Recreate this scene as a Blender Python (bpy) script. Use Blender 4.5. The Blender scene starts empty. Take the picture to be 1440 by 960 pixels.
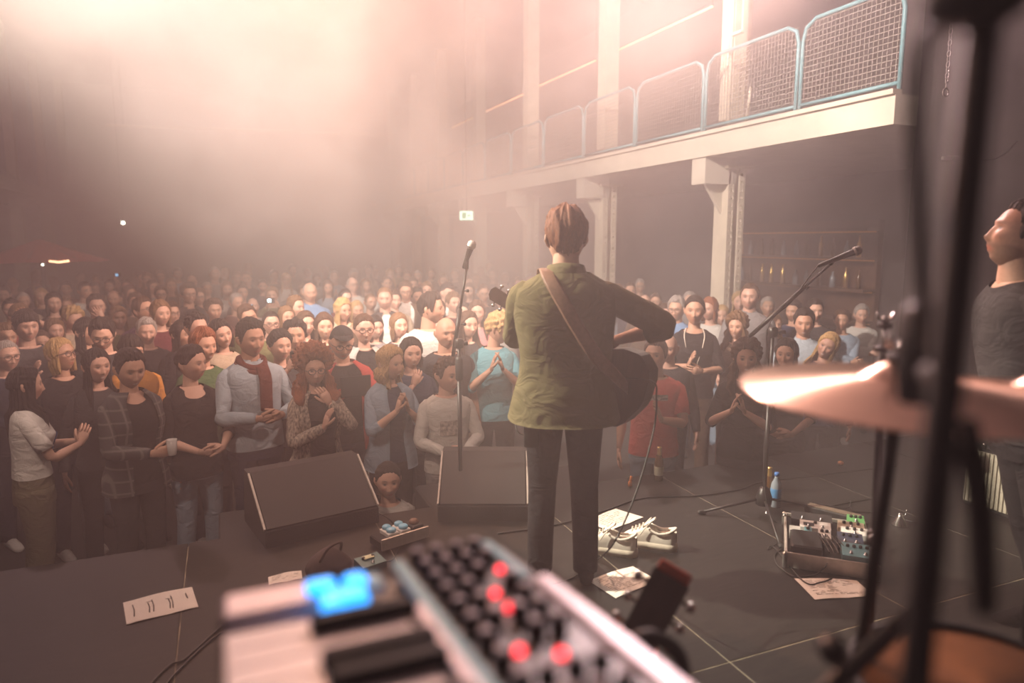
import bpy, math, random
import numpy as np
from mathutils import Vector, Matrix
SC = bpy.context.scene
COL = SC.collection
RAD = math.radians

# ---------------------------------------------------------------- camera
F_PX = 980.0                      # focal length in pixels of the 1440 x 960 frame
YAW, PITCH = RAD(22.5), math.atan(142/980.0)
CAM = np.array([0.0, 0.0, 1.63])
_fh = np.array([math.sin(YAW), math.cos(YAW), 0.0])
_R = np.array([math.cos(YAW), -math.sin(YAW), 0.0])
_FW = _fh*math.cos(PITCH) + np.array([0, 0, -math.sin(PITCH)])
_U = np.cross(_R, _FW)
def ray(x, y): return _FW + _R*((x-720)/F_PX) + _U*((480-y)/F_PX)
def at(x, y, D): return CAM + D*ray(x, y)
def atz(x, y, z):
    r = ray(x, y); return CAM + r*((z-CAM[2])/r[2])
def atX(x, y, X):
    r = ray(x, y); return CAM + r*(X/r[0])
cam_d = bpy.data.cameras.new('camera'); cam = bpy.data.objects.new('camera', cam_d); COL.objects.link(cam)
cam.location = CAM
cam.rotation_euler = (math.pi/2-PITCH, 0, -YAW)
cam_d.sensor_width = 36.0; cam_d.lens = F_PX/1440*36
cam_d.clip_start = 0.02; cam_d.clip_end = 200
cam_d.dof.use_dof = True; cam_d.dof.focus_distance = 4.5; cam_d.dof.aperture_fstop = 1.4
SC.camera = cam

# ---------------------------------------------------------------- world, exposure, render quality
w = bpy.data.worlds.new('hall_dark'); SC.world = w; w.use_nodes = True
w.node_tree.nodes['Background'].inputs[0].default_value = (0.55, 0.42, 0.38, 1)
w.node_tree.nodes['Background'].inputs[1].default_value = 0.0
SC.view_settings.view_transform = 'Standard'; SC.view_settings.look = 'None'
SC.view_settings.gamma = 1.0; SC.view_settings.use_curve_mapping = False
SC.view_settings.exposure = 0.0
cy = SC.cycles
cy.max_bounces = 4; cy.diffuse_bounces = 2; cy.glossy_bounces = 2; cy.transmission_bounces = 4
cy.volume_bounces = 0; cy.transparent_max_bounces = 8
cy.use_denoising = True
cy.sample_clamp_indirect = 4.0
cy.volume_step_rate = 1.0; cy.volume_max_steps = 256

# ---------------------------------------------------------------- stage lamps
def spot(name, loc, target, power, color, angle, blend=0.6, size=0.12):
    d = bpy.data.lights.new(name, 'SPOT'); d.energy = power; d.color = color
    d.spot_size = RAD(angle); d.spot_blend = blend; d.shadow_soft_size = size
    o = bpy.data.objects.new(name, d); COL.objects.link(o); o.location = loc
    o.rotation_euler = (Vector(target)-Vector(loc)).to_track_quat('-Z', 'Y').to_euler()
    return o
# lamps over the hall that shine at the stage, lamps over the stage that shine at the audience
spot('warm_stage_spot_offscreen', at(385, -300, 7.2), (1.35, 2.9, 1.5), 3300, (1.0, 0.45, 0.27), 42, 1.0)
spot('pink_high_spot_offscreen', at(-60, -150, 11.0), (-0.8, -3.0, 5.9), 6000, (1.0, 0.56, 0.54), 80, 1.0)
spot('white_high_spot_offscreen', at(880, -180, 10.0), (0.5, -3.0, 5.0), 17000, (1.0, 0.66, 0.66), 60, 1.0)
spot('white_stage_spot_offscreen', at(880, -180, 10.0), (3.0, 2.4, 0.5), 2000, (1.0, 0.74, 0.64), 32, 0.9)
spot('side_spot_offscreen', (-3.4, 5.5, 5.2), (1.6, 2.9, 1.1), 10500, (1.0, 0.84, 0.66), 22, 0.7, 0.05)
spot('audience_wash_offscreen', (-3.0, 3.5, 5.9), (5.6, 9.4, 2.2), 17000, (1.0, 0.75, 0.65), 66, 0.6, 0.06)
spot('audience_wash_warm_offscreen', (4.7, 3.2, 4.7), (-1.2, 10.0, 0.6), 6500, (1.0, 0.62, 0.50), 62, 0.9, 0.1)
spot('front_row_wash_offscreen', (-1.6, 0.9, 5.0), (0.5, 5.4, 0.8), 900, (1.0, 0.66, 0.52), 44, 0.5, 0.06)
# ---------------------------------------------------------------- materials
MATS = {}
def mat(name, col=(0.5, 0.5, 0.5), rough=0.6, metal=0.0, var=0.15, scale=30.0, bump=0.0, emit=None, estr=0.0, spec=0.5, stretch=None, coat=0.0):
    if name in MATS: return MATS[name]
    m = bpy.data.materials.new(name); m.use_nodes = True; nt = m.node_tree; N = nt.nodes; L = nt.links
    b = N['Principled BSDF']
    b.inputs['Roughness'].default_value = rough; b.inputs['Metallic'].default_value = metal
    b.inputs['Specular IOR Level'].default_value = spec
    if coat: b.inputs['Coat Weight'].default_value = coat
    tc = N.new('ShaderNodeTexCoord'); mp = N.new('ShaderNodeMapping'); L.new(tc.outputs['Object'], mp.inputs[0])
    if stretch: mp.inputs['Scale'].default_value = stretch
    nz = N.new('ShaderNodeTexNoise'); nz.inputs['Scale'].default_value = scale; nz.inputs['Detail'].default_value = 3
    L.new(mp.outputs[0], nz.inputs['Vector'])
    rp = N.new('ShaderNodeValToRGB')
    c = np.array(col[:3])
    rp.color_ramp.elements[0].position = 0.3; rp.color_ramp.elements[1].position = 0.7
    rp.color_ramp.elements[0].color = (*np.clip(c*(1-var), 0, 1), 1); rp.color_ramp.elements[1].color = (*np.clip(c*(1+var), 0, 1), 1)
    L.new(nz.outputs['Fac'], rp.inputs[0]); L.new(rp.outputs[0], b.inputs['Base Color'])
    if bump:
        bp = N.new('ShaderNodeBump'); bp.inputs['Strength'].default_value = bump; bp.inputs['Distance'].default_value = 0.01
        L.new(nz.outputs['Fac'], bp.inputs['Height']); L.new(bp.outputs[0], b.inputs['Normal'])
    if emit:
        b.inputs['Emission Color'].default_value = (*emit, 1); b.inputs['Emission Strength'].default_value = estr
    MATS[name] = m
    return m
def attr_mat(name, rough=0.5, bump=0.0, scale=60.0, stretch=None, spec=0.4, var=0.2, sss=0.0):
    """colour comes from the mesh's own colour attribute 'Col' (skin, hair, printed things), with noise grain"""
    m = bpy.data.materials.new(name); m.use_nodes = True; nt = m.node_tree; N = nt.nodes; L = nt.links
    b = N['Principled BSDF']; b.inputs['Roughness'].default_value = rough; b.inputs['Specular IOR Level'].default_value = spec
    a = N.new('ShaderNodeAttribute'); a.attribute_name = 'Col'
    tc = N.new('ShaderNodeTexCoord'); mp = N.new('ShaderNodeMapping'); L.new(tc.outputs['Object'], mp.inputs[0])
    if stretch: mp.inputs['Scale'].default_value = stretch
    nz = N.new('ShaderNodeTexNoise'); nz.inputs['Scale'].default_value = scale; nz.inputs['Detail'].default_value = 3
    L.new(mp.outputs[0], nz.inputs['Vector'])
    mr = N.new('ShaderNodeMapRange'); mr.inputs[1].default_value = 0.3; mr.inputs[2].default_value = 0.7
    mr.inputs[3].default_value = 1-var; mr.inputs[4].default_value = 1+var
    L.new(nz.outputs['Fac'], mr.inputs[0])
    mx = N.new('ShaderNodeVectorMath'); mx.operation = 'SCALE'
    L.new(a.outputs['Color'], mx.inputs[0]); L.new(mr.outputs[0], mx.inputs['Scale']); L.new(mx.outputs[0], b.inputs['Base Color'])
    if bump:
        bp = N.new('ShaderNodeBump'); bp.inputs['Strength'].default_value = bump; bp.inputs['Distance'].default_value = 0.006
        L.new(nz.outputs['Fac'], bp.inputs['Height']); L.new(bp.outputs[0], b.inputs['Normal'])
    MATS[name] = m
    return m

# ---------------------------------------------------------------- mesh builder
def nrm(v):
    v = np.asarray(v, float); return v/(np.linalg.norm(v)+1e-12)
class MB:
    def __init__(s): s.v = []; s.f = []; s.c = []; s.n = 0; s.col = (1, 1, 1); s.mi = []; s.m = 0
    def add(s, V, Fc, C=None):
        V = np.asarray(V, float).reshape(-1, 3); s.v.append(V)
        for f in Fc: s.f.append([i+s.n for i in f])
        s.mi += [s.m]*len(Fc)
        s.c.append(np.tile(np.array(s.col, float), (len(V), 1)) if C is None else np.asarray(C, float).reshape(-1, 3))
        s.n += len(V); return s
    def box(s, cx, cy_, cz, sx, sy, sz, rz=0.0, M=None):
        V = np.array([[x, y, z] for x in (-.5, .5) for y in (-.5, .5) for z in (-.5, .5)])*[sx, sy, sz]
        if rz: c, q = math.cos(rz), math.sin(rz); V = V@np.array([[c, q, 0], [-q, c, 0], [0, 0, 1]])
        V = V+[cx, cy_, cz]
        if M is not None: V = V@M[:3, :3].T+M[:3, 3]
        return s.add(V, [(0, 1, 3, 2), (4, 6, 7, 5), (0, 4, 5, 1), (2, 3, 7, 6), (0, 2, 6, 4), (1, 5, 7, 3)])
    def bbox(s, cx, cy_, cz, sx, sy, sz, b=0.01, M=None):
        """box with chamfered edges"""
        V = []; 
        for sz_ in (-1, 1):
            for k in (0, 1):
                e = b if k == (0 if sz_ < 0 else 1) else 0
                z = sz_*(sz/2-(b if e == 0 else 0))
                hx, hy = sx/2-e, sy/2-e
                V += [[-hx+b, -hy, z], [hx-b, -hy, z], [hx, -hy+b, z], [hx, hy-b, z], [hx-b, hy, z], [-hx+b, hy, z], [-hx, hy-b, z], [-hx, -hy+b, z]]
        V = np.array(V)+[cx, cy_, cz]
        if M is not None: V = V@M[:3, :3].T+M[:3, 3]
        Fc = [tuple(range(7, -1, -1)), tuple(range(24, 32))]
        for r in range(3):
            for i in range(8):
                j = (i+1) % 8; Fc.append((r*8+i, r*8+j, r*8+8+j, r*8+8+i))
        return s.add(V, Fc)
    def loft(s, path, rx, ry=None, up=(0, 0, 1), n=10, cap=True, sq=2.0, C=None, arc=None, fold=None):
        """tube through path; rx/ry half-widths per ring; up fixes the ry direction; arc=(a0,a1) leaves it open"""
        path = np.asarray(path, float); K = len(path)
        rx = np.broadcast_to(np.asarray(rx, float), (K,)); ry = rx if ry is None else np.broadcast_to(np.asarray(ry, float), (K,))
        T = np.gradient(path, axis=0); T /= (np.linalg.norm(T, axis=1, keepdims=True)+1e-12)
        up = np.asarray(up, float); 
        if up.ndim == 1: up = np.tile(up, (K, 1))
        Xd = np.cross(up, T); l = np.linalg.norm(Xd, axis=1, keepdims=True)
        Xd = np.where(l < 1e-4, np.array([[1., 0, 0]]), Xd/(l+1e-12)); Yd = np.cross(T, Xd)
        a = np.linspace(0, 2*math.pi, n, endpoint=False) if arc is None else np.linspace(arc[0], arc[1], n)
        ca, sa = np.cos(a), np.sin(a)
        if sq != 2.0:
            ca = np.sign(ca)*np.abs(ca)**(2/sq); sa = np.sign(sa)*np.abs(sa)**(2/sq)
        m = np.ones((K, n)) if fold is None else fold(K, n, a)
        V = path[:, None, :]+Xd[:, None, :]*(rx[:, None]*ca[None, :]*m)[:, :, None]+Yd[:, None, :]*(ry[:, None]*sa[None, :]*m)[:, :, None]
        Fc = []
        w_ = n if arc is None else n-1
        for k in range(K-1):
            for i in range(w_):
                j = (i+1) % n; Fc.append((k*n+i, k*n+j, (k+1)*n+j, (k+1)*n+i))
        if cap and arc is None: Fc.append(tuple(range(n-1, -1, -1))); Fc.append(tuple((K-1)*n+i for i in range(n)))
        Cc = None
        if C is not None: Cc = np.repeat(np.asarray(C, float).reshape(K, 3), n, axis=0)
        return s.add(V.reshape(-1, 3), Fc, Cc)
    def tube(s, pts, r, n=8, sm=0):
        pts = np.asarray(pts, float)
        if sm: pts = spline(pts, sm)
        T = pts[-1]-pts[0]; up = (0, 0, 1)
        d = np.abs(np.diff(pts, axis=0)).sum(0)
        if d[2] > 3*(d[0]+d[1]): up = (0.3, 1, 0)
        return s.loft(pts, r, up=up, n=n)
    def lathe(s, prof, n=20, M=None, cap=True):
        """prof: list of (r, z)"""
        prof = np.asarray(prof, float); K = len(prof); a = np.linspace(0, 2*math.pi, n, endpoint=False)
        V = np.stack([prof[:, 0:1]*np.cos(a), prof[:, 0:1]*np.sin(a), np.repeat(prof[:, 1:2], n, 1)], -1).reshape(-1, 3)
        if M is not None: V = V@M[:3, :3].T+M[:3, 3]
        Fc = [(k*n+i, k*n+(i+1) % n, (k+1)*n+(i+1) % n, (k+1)*n+i) for k in range(K-1) for i in range(n)]
        if cap: Fc += [tuple(range(n-1, -1, -1)), tuple((K-1)*n+i for i in range(n))]
        return s.add(V, Fc)
    def prism(s, poly, z0, z1, M=None):
        """poly: list of (x, y) extruded z0..z1"""
        n = len(poly); V = np.array([(x, y, z0) for x, y in poly]+[(x, y, z1) for x, y in poly], float)
        if M is not None: V = V@M[:3, :3].T+M[:3, 3]
        return s.add(V, [tuple(range(n-1, -1, -1)), tuple(range(n, 2*n))]+[(i, (i+1) % n, n+(i+1) % n, n+i) for i in range(n)])
    def mesh(s, name, smooth=True, colors=False):
        me = bpy.data.meshes.new(name); V = np.concatenate(s.v) if s.v else np.zeros((0, 3))
        me.from_pydata(V.tolist(), [], s.f)
        if smooth: me.polygons.foreach_set('use_smooth', [True]*len(me.polygons))
        if any(s.mi): me.polygons.foreach_set('material_index', s.mi)
        if colors:
            ca = me.color_attributes.new('Col', 'FLOAT_COLOR', 'POINT'); Cc = np.concatenate(s.c)
            ca.data.foreach_set('color', np.concatenate([Cc, np.ones((len(Cc), 1))], 1).ravel())
        me.update(); return me
    def build(s, name, material, parent=None, smooth=True, colors=False, loc=None, rot=None):
        me = s.mesh(name, smooth, colors)
        for m_ in (material if isinstance(material, (list, tuple)) else [material]): me.materials.append(m_)
        return link(name, me, parent, loc, rot)
def link(name, me, parent=None, loc=None, rot=None):
    o = bpy.data.objects.new(name, me); COL.objects.link(o)
    if parent is not None: o.parent = parent
    if loc is not None: o.location = loc
    if rot is not None: o.rotation_euler = rot
    return o
def thing(name, label, cat, loc=(0, 0, 0), rz=0.0, group=None):
    o = bpy.data.objects.new(name, None); COL.objects.link(o); o.empty_display_size = 0.1
    o.location = loc; o.rotation_euler = (0, 0, rz); return tag(o, label, cat, group)
def tag(o, label=None, cat=None, group=None, kind=None):
    if label: o['label'] = label
    if cat: o['category'] = cat
    if group: o['group'] = group
    if kind: o['kind'] = kind
    return o
def spline(p, n=6):
    """Catmull-Rom through the points, n samples per span"""
    p = np.asarray(p, float); q = np.vstack([2*p[0]-p[1], p, 2*p[-1]-p[-2]]); out = []
    for i in range(1, len(q)-2):
        for t in np.linspace(0, 1, n, endpoint=False):
            a, b, c, d = q[i-1], q[i], q[i+1], q[i+2]
            out.append(0.5*((2*b)+(c-a)*t+(2*a-5*b+4*c-d)*t*t+(3*b-a-3*c+d)*t**3))
    out.append(p[-1]); return np.array(out)
def mtx(loc, x=None, z=None, rz=0.0):
    """4x4 numpy frame: z axis along z, x roughly along x"""
    z = nrm(z if z is not None else (0, 0, 1)); x = np.asarray(x if x is not None else (math.cos(rz), math.sin(rz), 0), float)
    x = nrm(x-z*(x@z)); y = np.cross(z, x); M = np.eye(4); M[:3, 0] = x; M[:3, 1] = y; M[:3, 2] = z; M[:3, 3] = loc; return M
# ---------------------------------------------------------------- materials of the place
M_floor = mat('hall_floor_dark', (0.035, 0.030, 0.028), 0.7, var=0.3, scale=3)
M_stage = mat('stage_board_black', (0.014, 0.012, 0.0105), 0.6, var=0.35, scale=9, bump=0.1, stretch=(1, 6, 1), spec=0.25)
M_joint = mat('stage_joint_worn', (0.20, 0.17, 0.12), 0.8, var=0.7, scale=8)
M_dark = mat('wall_dark_plaster', (0.045, 0.036, 0.034), 0.9, var=0.3, scale=2)
M_cream = mat('cream_painted_concrete', (0.62, 0.56, 0.47), 0.75, var=0.06, scale=4, bump=0.05)
M_col = mat('cream_painted_steel', (0.66, 0.58, 0.46), 0.55, var=0.10, scale=6)
M_teal = mat('teal_painted_tube', (0.15, 0.33, 0.37), 0.45, var=0.1)
M_wire = mat('galvanised_wire', (0.45, 0.42, 0.38), 0.45, 0.3, var=0.1)
M_black = mat('black_paint', (0.012, 0.011, 0.011), 0.5, var=0.2)
M_curt = mat('black_drape_cloth', (0.018, 0.015, 0.015), 0.95, var=0.3, scale=5)
ZF = -0.75                                   # hall floor; the stage top is z = 0
def struct(name, mb, m, smooth=False, parent=None):
    o = mb.build(name, m, parent, smooth)
    if parent is None: o['kind'] = 'structure'
    return o
XL, XR, YB, ZC = -6.0, 9.6, 30.0, 7.2
struct('floor', MB().box(1.8, 16.5, ZF-0.1, 16.5, 28.0, 0.2), M_floor)
struct('ceiling', MB().box(1.8, 13, ZC+0.1, 16.5, 36, 0.2), M_dark)
struct('wall_left', MB().box(XL-0.1, 13, 3.1, 0.2, 36, 8.4), M_dark)
struct('wall_right', MB().box(XR+0.1, 13, 3.1, 0.2, 36, 8.4), M_dark)
struct('wall_back', MB().box(1.8, YB+0.1, 3.1, 16, 0.2, 8.4), M_dark)
struct('wall_stage_rear', MB().box(1.8, -3.6, 3.1, 16, 0.2, 8.4), M_curt)

# stage: a deck of 1 x 2 m boards with worn joints
st = MB().box(0.75, 0.22, -0.42, 10.0, 7.5, 0.66); stage = struct('floor_stage', st, M_black)
pan = MB().bbox(0, 0, 0, 0.995, 1.995, 0.05, 0.002).mesh('stage_board', False); pan.materials.append(M_stage)
jm = MB().box(0.75, 0.22, -0.045, 9.98, 7.48, 0.086); struct('joint_filler', jm, M_joint, parent=stage)
for i in range(10):
    for j in range(4):
        if j == 0: continue
        o = link('stage_board', pan, stage, (-3.75+i, -3.0+2*j, -0.025))
pan2 = MB().bbox(0, 0, 0, 0.995, 1.495, 0.05, 0.002).mesh('stage_board', False); pan2.materials.append(M_stage)
for i in range(10): link('stage_board', pan2, stage, (-3.75+i, -2.75, -0.025))

# right-hand gallery: slab on riveted columns, with mesh railings
XB, XC, SP, Y0 = 5.8, 6.35, 3.28, 7.70       # slab face, column line, column spacing, first column
slab = struct('gallery_slab_right', MB().box((XB+XR)/2, (4.80+YB)/2, 2.83, XR-XB, YB-4.80, 0.27), M_cream)
struct('slab_lip', MB().box(XB+0.02, (4.80+YB)/2, 2.985, 0.12, YB-4.80, 0.045), M_cream, parent=slab)
def column(y, k):
    """riveted built-up steel column: two flanges, web plates, rows of rivet heads, head plate and bracket to the slab"""
    t = thing('steel_column', CLAB[k] if k < 2 else 'cream riveted steel column further along the gallery', 'column', (XC, y, ZF), 0, 'riveted gallery columns')
    b = MB(); b.box(-0.125, 0, 1.75, 0.02, 0.28, 3.2); b.box(0.125, 0, 1.75, 0.02, 0.28, 3.2); b.box(0, 0, 1.75, 0.25, 0.10, 3.2)
    
    for x in (-0.08, 0.08):           # laced front plates with real openings
        b.box(x-0.028, -0.130, 1.75, 0.024, 0.02, 3.2); b.box(x+0.028, -0.130, 1.75, 0.024, 0.02, 3.2)
        for q in range(32): b.box(x, -0.130, 0.19+q*0.10, 0.034, 0.018, 0.06)
    b.build('shaft', M_col, t, False)
    r = MB()
    for k in range(34):
        for x in (-0.105, -0.055, 0.055, 0.105): r.lathe([(0.011, 0), (0.008, 0.007), (0.002, 0.010)], 6, mtx((x, -0.140, 0.3+k*0.085), z=(0, -1, 0)))
        for yy in (-0.10, 0.10): r.lathe([(0.011, 0), (0.008, 0.007), (0.002, 0.010)], 6, mtx((-0.135, yy, 0.3+k*0.085), z=(-1, 0, 0)))
    tag(r.build('rivets', M_col, t), kind='stuff')
    MB().box(0, 0, 3.33, 0.42, 0.42, 0.03).box(0, 0, 0.06, 0.46, 0.46, 0.12).build('head_plate', M_col, t, False)
    # beam end under the slab, with a gusset
    g = MB(); g.box(-0.27, 0, 3.29, 0.5, 0.28, 0.36); g.build('bracket_beam', M_cream, t, False)
    g = MB(); g.prism([(-0.42, 3.11), (-0.13, 3.11), (-0.13, 2.72)], -0.02, 0.02, np.array([[1, 0, 0, 0], [0, 0, -1, 0], [0, 1, 0, 0], [0, 0, 0, 1.0]]))
    g.build('gusset', M_cream, t, False)
    if k: MB().box(0, 0, 5.95, 0.26, 0.26, 4.0).box(0, 0, 3.78, 0.34, 0.34, 0.06).build('upper_shaft', M_col, t, False)
CLAB = ['cream riveted steel column beside the tall grey-shirted person', 'cream riveted steel column behind the performer']
for k in range(7): column(Y0+SP*k, k)
# railing panels: bent teal tube frame with a welded wire mesh
def railing(y0, y1, label):
    t = thing('mesh_railing', label, 'railing', (XB+0.10, (y0+y1)/2, 2.99), 0, 'gallery railings'); h = (y1-y0)/2-0.03
    pts = [(0, -h, 0), (0, -h, 0.75), (0, -h+0.04, 0.88), (0, -h+0.17, 0.95), (0, h-0.17, 0.95), (0, h-0.04, 0.88), (0, h, 0.75), (0, h, 0)]
    MB().loft(pts, 0.022, up=(1, 0, 0), n=8).build('tube_frame', M_teal, t)
    MB().loft([(0, -h, 0.09), (0, h, 0.09)], 0.020, n=8).build('bottom_rail', M_teal, t)
    m = MB(); n = int(2*h/0.052)
    for i in range(1, n):
        y = -h+2*h*i/n; top = 0.95-max(0, 0.17-min(y+h, h-y))*0.7
        m.box(0, y, (0.09+top)/2, 0.005, 0.005, top-0.09)
    for k in range(1, 16): m.box(0, 0, 0.09+k*0.055, 0.005, 2*h-0.02, 0.005)
    tag(m.build('wire_mesh', M_wire, t, False), kind='stuff')
ry = [4.82, 6.10, 7.72]
while ry[-1] < 27: ry.append(ry[-1]+1.64)
RLAB = ['teal railing panel with wire mesh ending at the black drape', 'teal railing panel with wire mesh beside the thin white post']
for i, (a, b_) in enumerate(zip(ry[:-1], ry[1:])): railing(a, b_, RLAB[i] if i < 2 else 'teal tube railing panel with wire mesh further along the gallery edge')
# left-hand gallery
XG = -4.1
slab2 = struct('gallery_slab_left', MB().box((XL+XG)/2, 17.5, 2.83, XG-XL, 25, 0.27), M_cream)
for k in range(6):
    y = Y0+SP*(k+1)
    t = thing('steel_column', 'cream steel column carrying the gallery across the hall', 'column', (XG-0.5, y, ZF), 0, 'far gallery columns')
    MB().box(0, 0, 1.7, 0.26, 0.26, 3.35).build('shaft', M_col, t, False)
    MB().prism([(0.5, 3.42), (-0.13, 3.42), (-0.13, 3.05)][::-1], -0.14, 0.14, np.array([[1, 0, 0, 0], [0, 0, -1, 0], [0, 1, 0, 0], [0, 0, 0, 1.0]])).build('bracket', M_cream, t, False)
    MB().box(0, 0, 5.6, 0.2, 0.2, 3.9).build('upper_shaft', M_col, t, False)
# haze that fills the hall; its faces lie inside the thickness of walls, floor and ceiling
def haze():
    m = bpy.data.materials.new('stage_haze'); m.use_nodes = True; nt = m.node_tree; N = nt.nodes; L = nt.links
    N.remove(N['Principled BSDF']); v = N.new('ShaderNodeVolumeScatter'); v.inputs['Color'].default_value = (0.95, 0.86, 0.85, 1)
    v.inputs['Anisotropy'].default_value = 0.35
    L.new(v.outputs[0], N['Material Output'].inputs['Volume'])
    tc = N.new('ShaderNodeTexCoord')
    nz = N.new('ShaderNodeTexNoise'); nz.inputs['Scale'].default_value = 0.55; nz.inputs['Detail'].default_value = 4; nz.inputs['Roughness'].default_value = 0.55; nz.inputs['Distortion'].default_value = 0.5
    L.new(tc.outputs['Object'], nz.inputs['Vector'])
    mr = N.new('ShaderNodeMapRange'); mr.inputs[1].default_value = 0.42; mr.inputs[2].default_value = 0.61; mr.inputs[3].default_value = 0.025; mr.inputs[4].default_value = 0.17
    L.new(nz.outputs['Fac'], mr.inputs[0]); sx = N.new('ShaderNodeSeparateXYZ'); L.new(tc.outputs['Object'], sx.inputs[0])
    my = N.new('ShaderNodeMapRange'); my.inputs[1].default_value = 0.0; my.inputs[2].default_value = 6.0; my.inputs[3].default_value = 0.42; my.inputs[4].default_value = 1.0   # thinner over the stage
    L.new(sx.outputs['Y'], my.inputs[0]); mm = N.new('ShaderNodeMath'); mm.operation = 'MULTIPLY'; L.new(mr.outputs[0], mm.inputs[0]); L.new(my.outputs[0], mm.inputs[1])
    # a fresh, wispier plume drifting under the lamps
    pc = at(520, 150, 8.5); vs = N.new('ShaderNodeVectorMath'); vs.operation = 'DISTANCE'; vs.inputs[1].default_value = tuple(pc); L.new(tc.outputs['Object'], vs.inputs[0])
    pr_ = N.new('ShaderNodeMapRange'); pr_.inputs[1].default_value = 0.6; pr_.inputs[2].default_value = 3.2; pr_.inputs[3].default_value = 1.0; pr_.inputs[4].default_value = 0.0; L.new(vs.outputs['Value'], pr_.inputs[0])
    n2 = N.new('ShaderNodeTexNoise'); n2.inputs['Scale'].default_value = 0.95; n2.inputs['Detail'].default_value = 4; n2.inputs['Distortion'].default_value = 1.2; L.new(tc.outputs['Object'], n2.inputs['Vector'])
    m2 = N.new('ShaderNodeMapRange'); m2.inputs[1].default_value = 0.48; m2.inputs[2].default_value = 0.68; m2.inputs[3].default_value = 0.0; m2.inputs[4].default_value = 0.30; L.new(n2.outputs['Fac'], m2.inputs[0])
    pm = N.new('ShaderNodeMath'); pm.operation = 'MULTIPLY_ADD'; L.new(pr_.outputs[0], pm.inputs[0]); L.new(m2.outputs[0], pm.inputs[1]); L.new(mm.outputs[0], pm.inputs[2]); L.new(pm.outputs[0], v.inputs['Density'])
    m.cycles.volume_step_rate = 0.6
    o = MB().box(1.8, 13.2, 3.2, 15.8, 33.7, 8.1).build('stage_haze', m, None, False)
    tag(o, 'thin pink stage haze hanging through the whole hall', 'haze', kind='stuff')
haze()
# ---------------------------------------------------------------- people
M_skin = attr_mat('skin', 0.5, 0.05, 90, var=0.06, spec=0.35)
M_hair = attr_mat('hair', 0.62, 0.8, 70, stretch=(3, 3, 0.5), var=0.5, spec=0.25)
M_glass_rim = mat('spectacle_rim', (0.01, 0.01, 0.01), 0.3)
CLOTH = {'black': (0.012, 0.011, 0.012), 'charcoal': (0.035, 0.033, 0.035), 'grey': (0.20, 0.19, 0.19), 'pale grey': (0.46, 0.45, 0.42), 'white': (0.72, 0.70, 0.66),
         'navy': (0.022, 0.030, 0.060), 'blue': (0.16, 0.28, 0.46), 'denim blue': (0.20, 0.27, 0.34), 'pale denim': (0.30, 0.36, 0.40), 'maroon': (0.11, 0.025, 0.03), 'red': (0.40, 0.06, 0.05), 'rust': (0.11, 0.032, 0.024),
         'orange': (0.42, 0.18, 0.035), 'green': (0.06, 0.11, 0.05), 'olive': (0.13, 0.125, 0.055), 'teal': (0.10, 0.26, 0.30), 'brown': (0.09, 0.055, 0.035), 'beige': (0.42, 0.34, 0.25),
         'pink': (0.45, 0.20, 0.20), 'purple': (0.08, 0.03, 0.08), 'salmon': (0.60, 0.12, 0.10), 'khaki': (0.16, 0.14, 0.09)}
def wrinkle(m, strength=0.38, scale=7.0):
    """second, broader bump so that cloth creases"""
    nt = m.node_tree; N = nt.nodes; L = nt.links; b = N['Principled BSDF']; tc = N.new('ShaderNodeTexCoord'); mp = N.new('ShaderNodeMapping'); mp.inputs['Scale'].default_value = (1, 1, 1.5); mp.inputs['Rotation'].default_value = (0.4, 0.5, 0)
    nz = N.new('ShaderNodeTexNoise'); nz.inputs['Scale'].default_value = scale; nz.inputs['Detail'].default_value = 2; nz.inputs['Distortion'].default_value = 1.6
    L.new(tc.outputs['Object'], mp.inputs[0]); L.new(mp.outputs[0], nz.inputs['Vector'])
    bp = N.new('ShaderNodeBump'); bp.inputs['Strength'].default_value = strength; bp.inputs['Distance'].default_value = 0.05; L.new(nz.outputs['Fac'], bp.inputs['Height'])
    if b.inputs['Normal'].links: L.new(b.inputs['Normal'].links[0].from_socket, bp.inputs['Normal'])
    L.new(bp.outputs[0], b.inputs['Normal']); return m
def cloth(c):
    n = 'cloth_'+c.replace(' ', '_')
    return MATS[n] if n in MATS else wrinkle(mat(n, CLOTH[c], 0.9, var=0.07, scale=160, bump=0.15, spec=0.15))
HAIRC = {'auburn': (0.13, 0.048, 0.024), 'dark': (0.018, 0.011, 0.008), 'brown': (0.060, 0.030, 0.016), 'light brown': (0.14, 0.075, 0.035), 'blond': (0.36, 0.23, 0.10), 'red': (0.20, 0.062, 0.022), 'grey': (0.26, 0.23, 0.21), 'white': (0.5, 0.47, 0.44)}
SKINC = [(0.50, 0.29, 0.20), (0.56, 0.34, 0.25), (0.44, 0.25, 0.17), (0.52, 0.31, 0.23)]
def sstep(a, b, x): t = np.clip((x-a)/(b-a), 0, 1); return t*t*(3-2*t)
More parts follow.
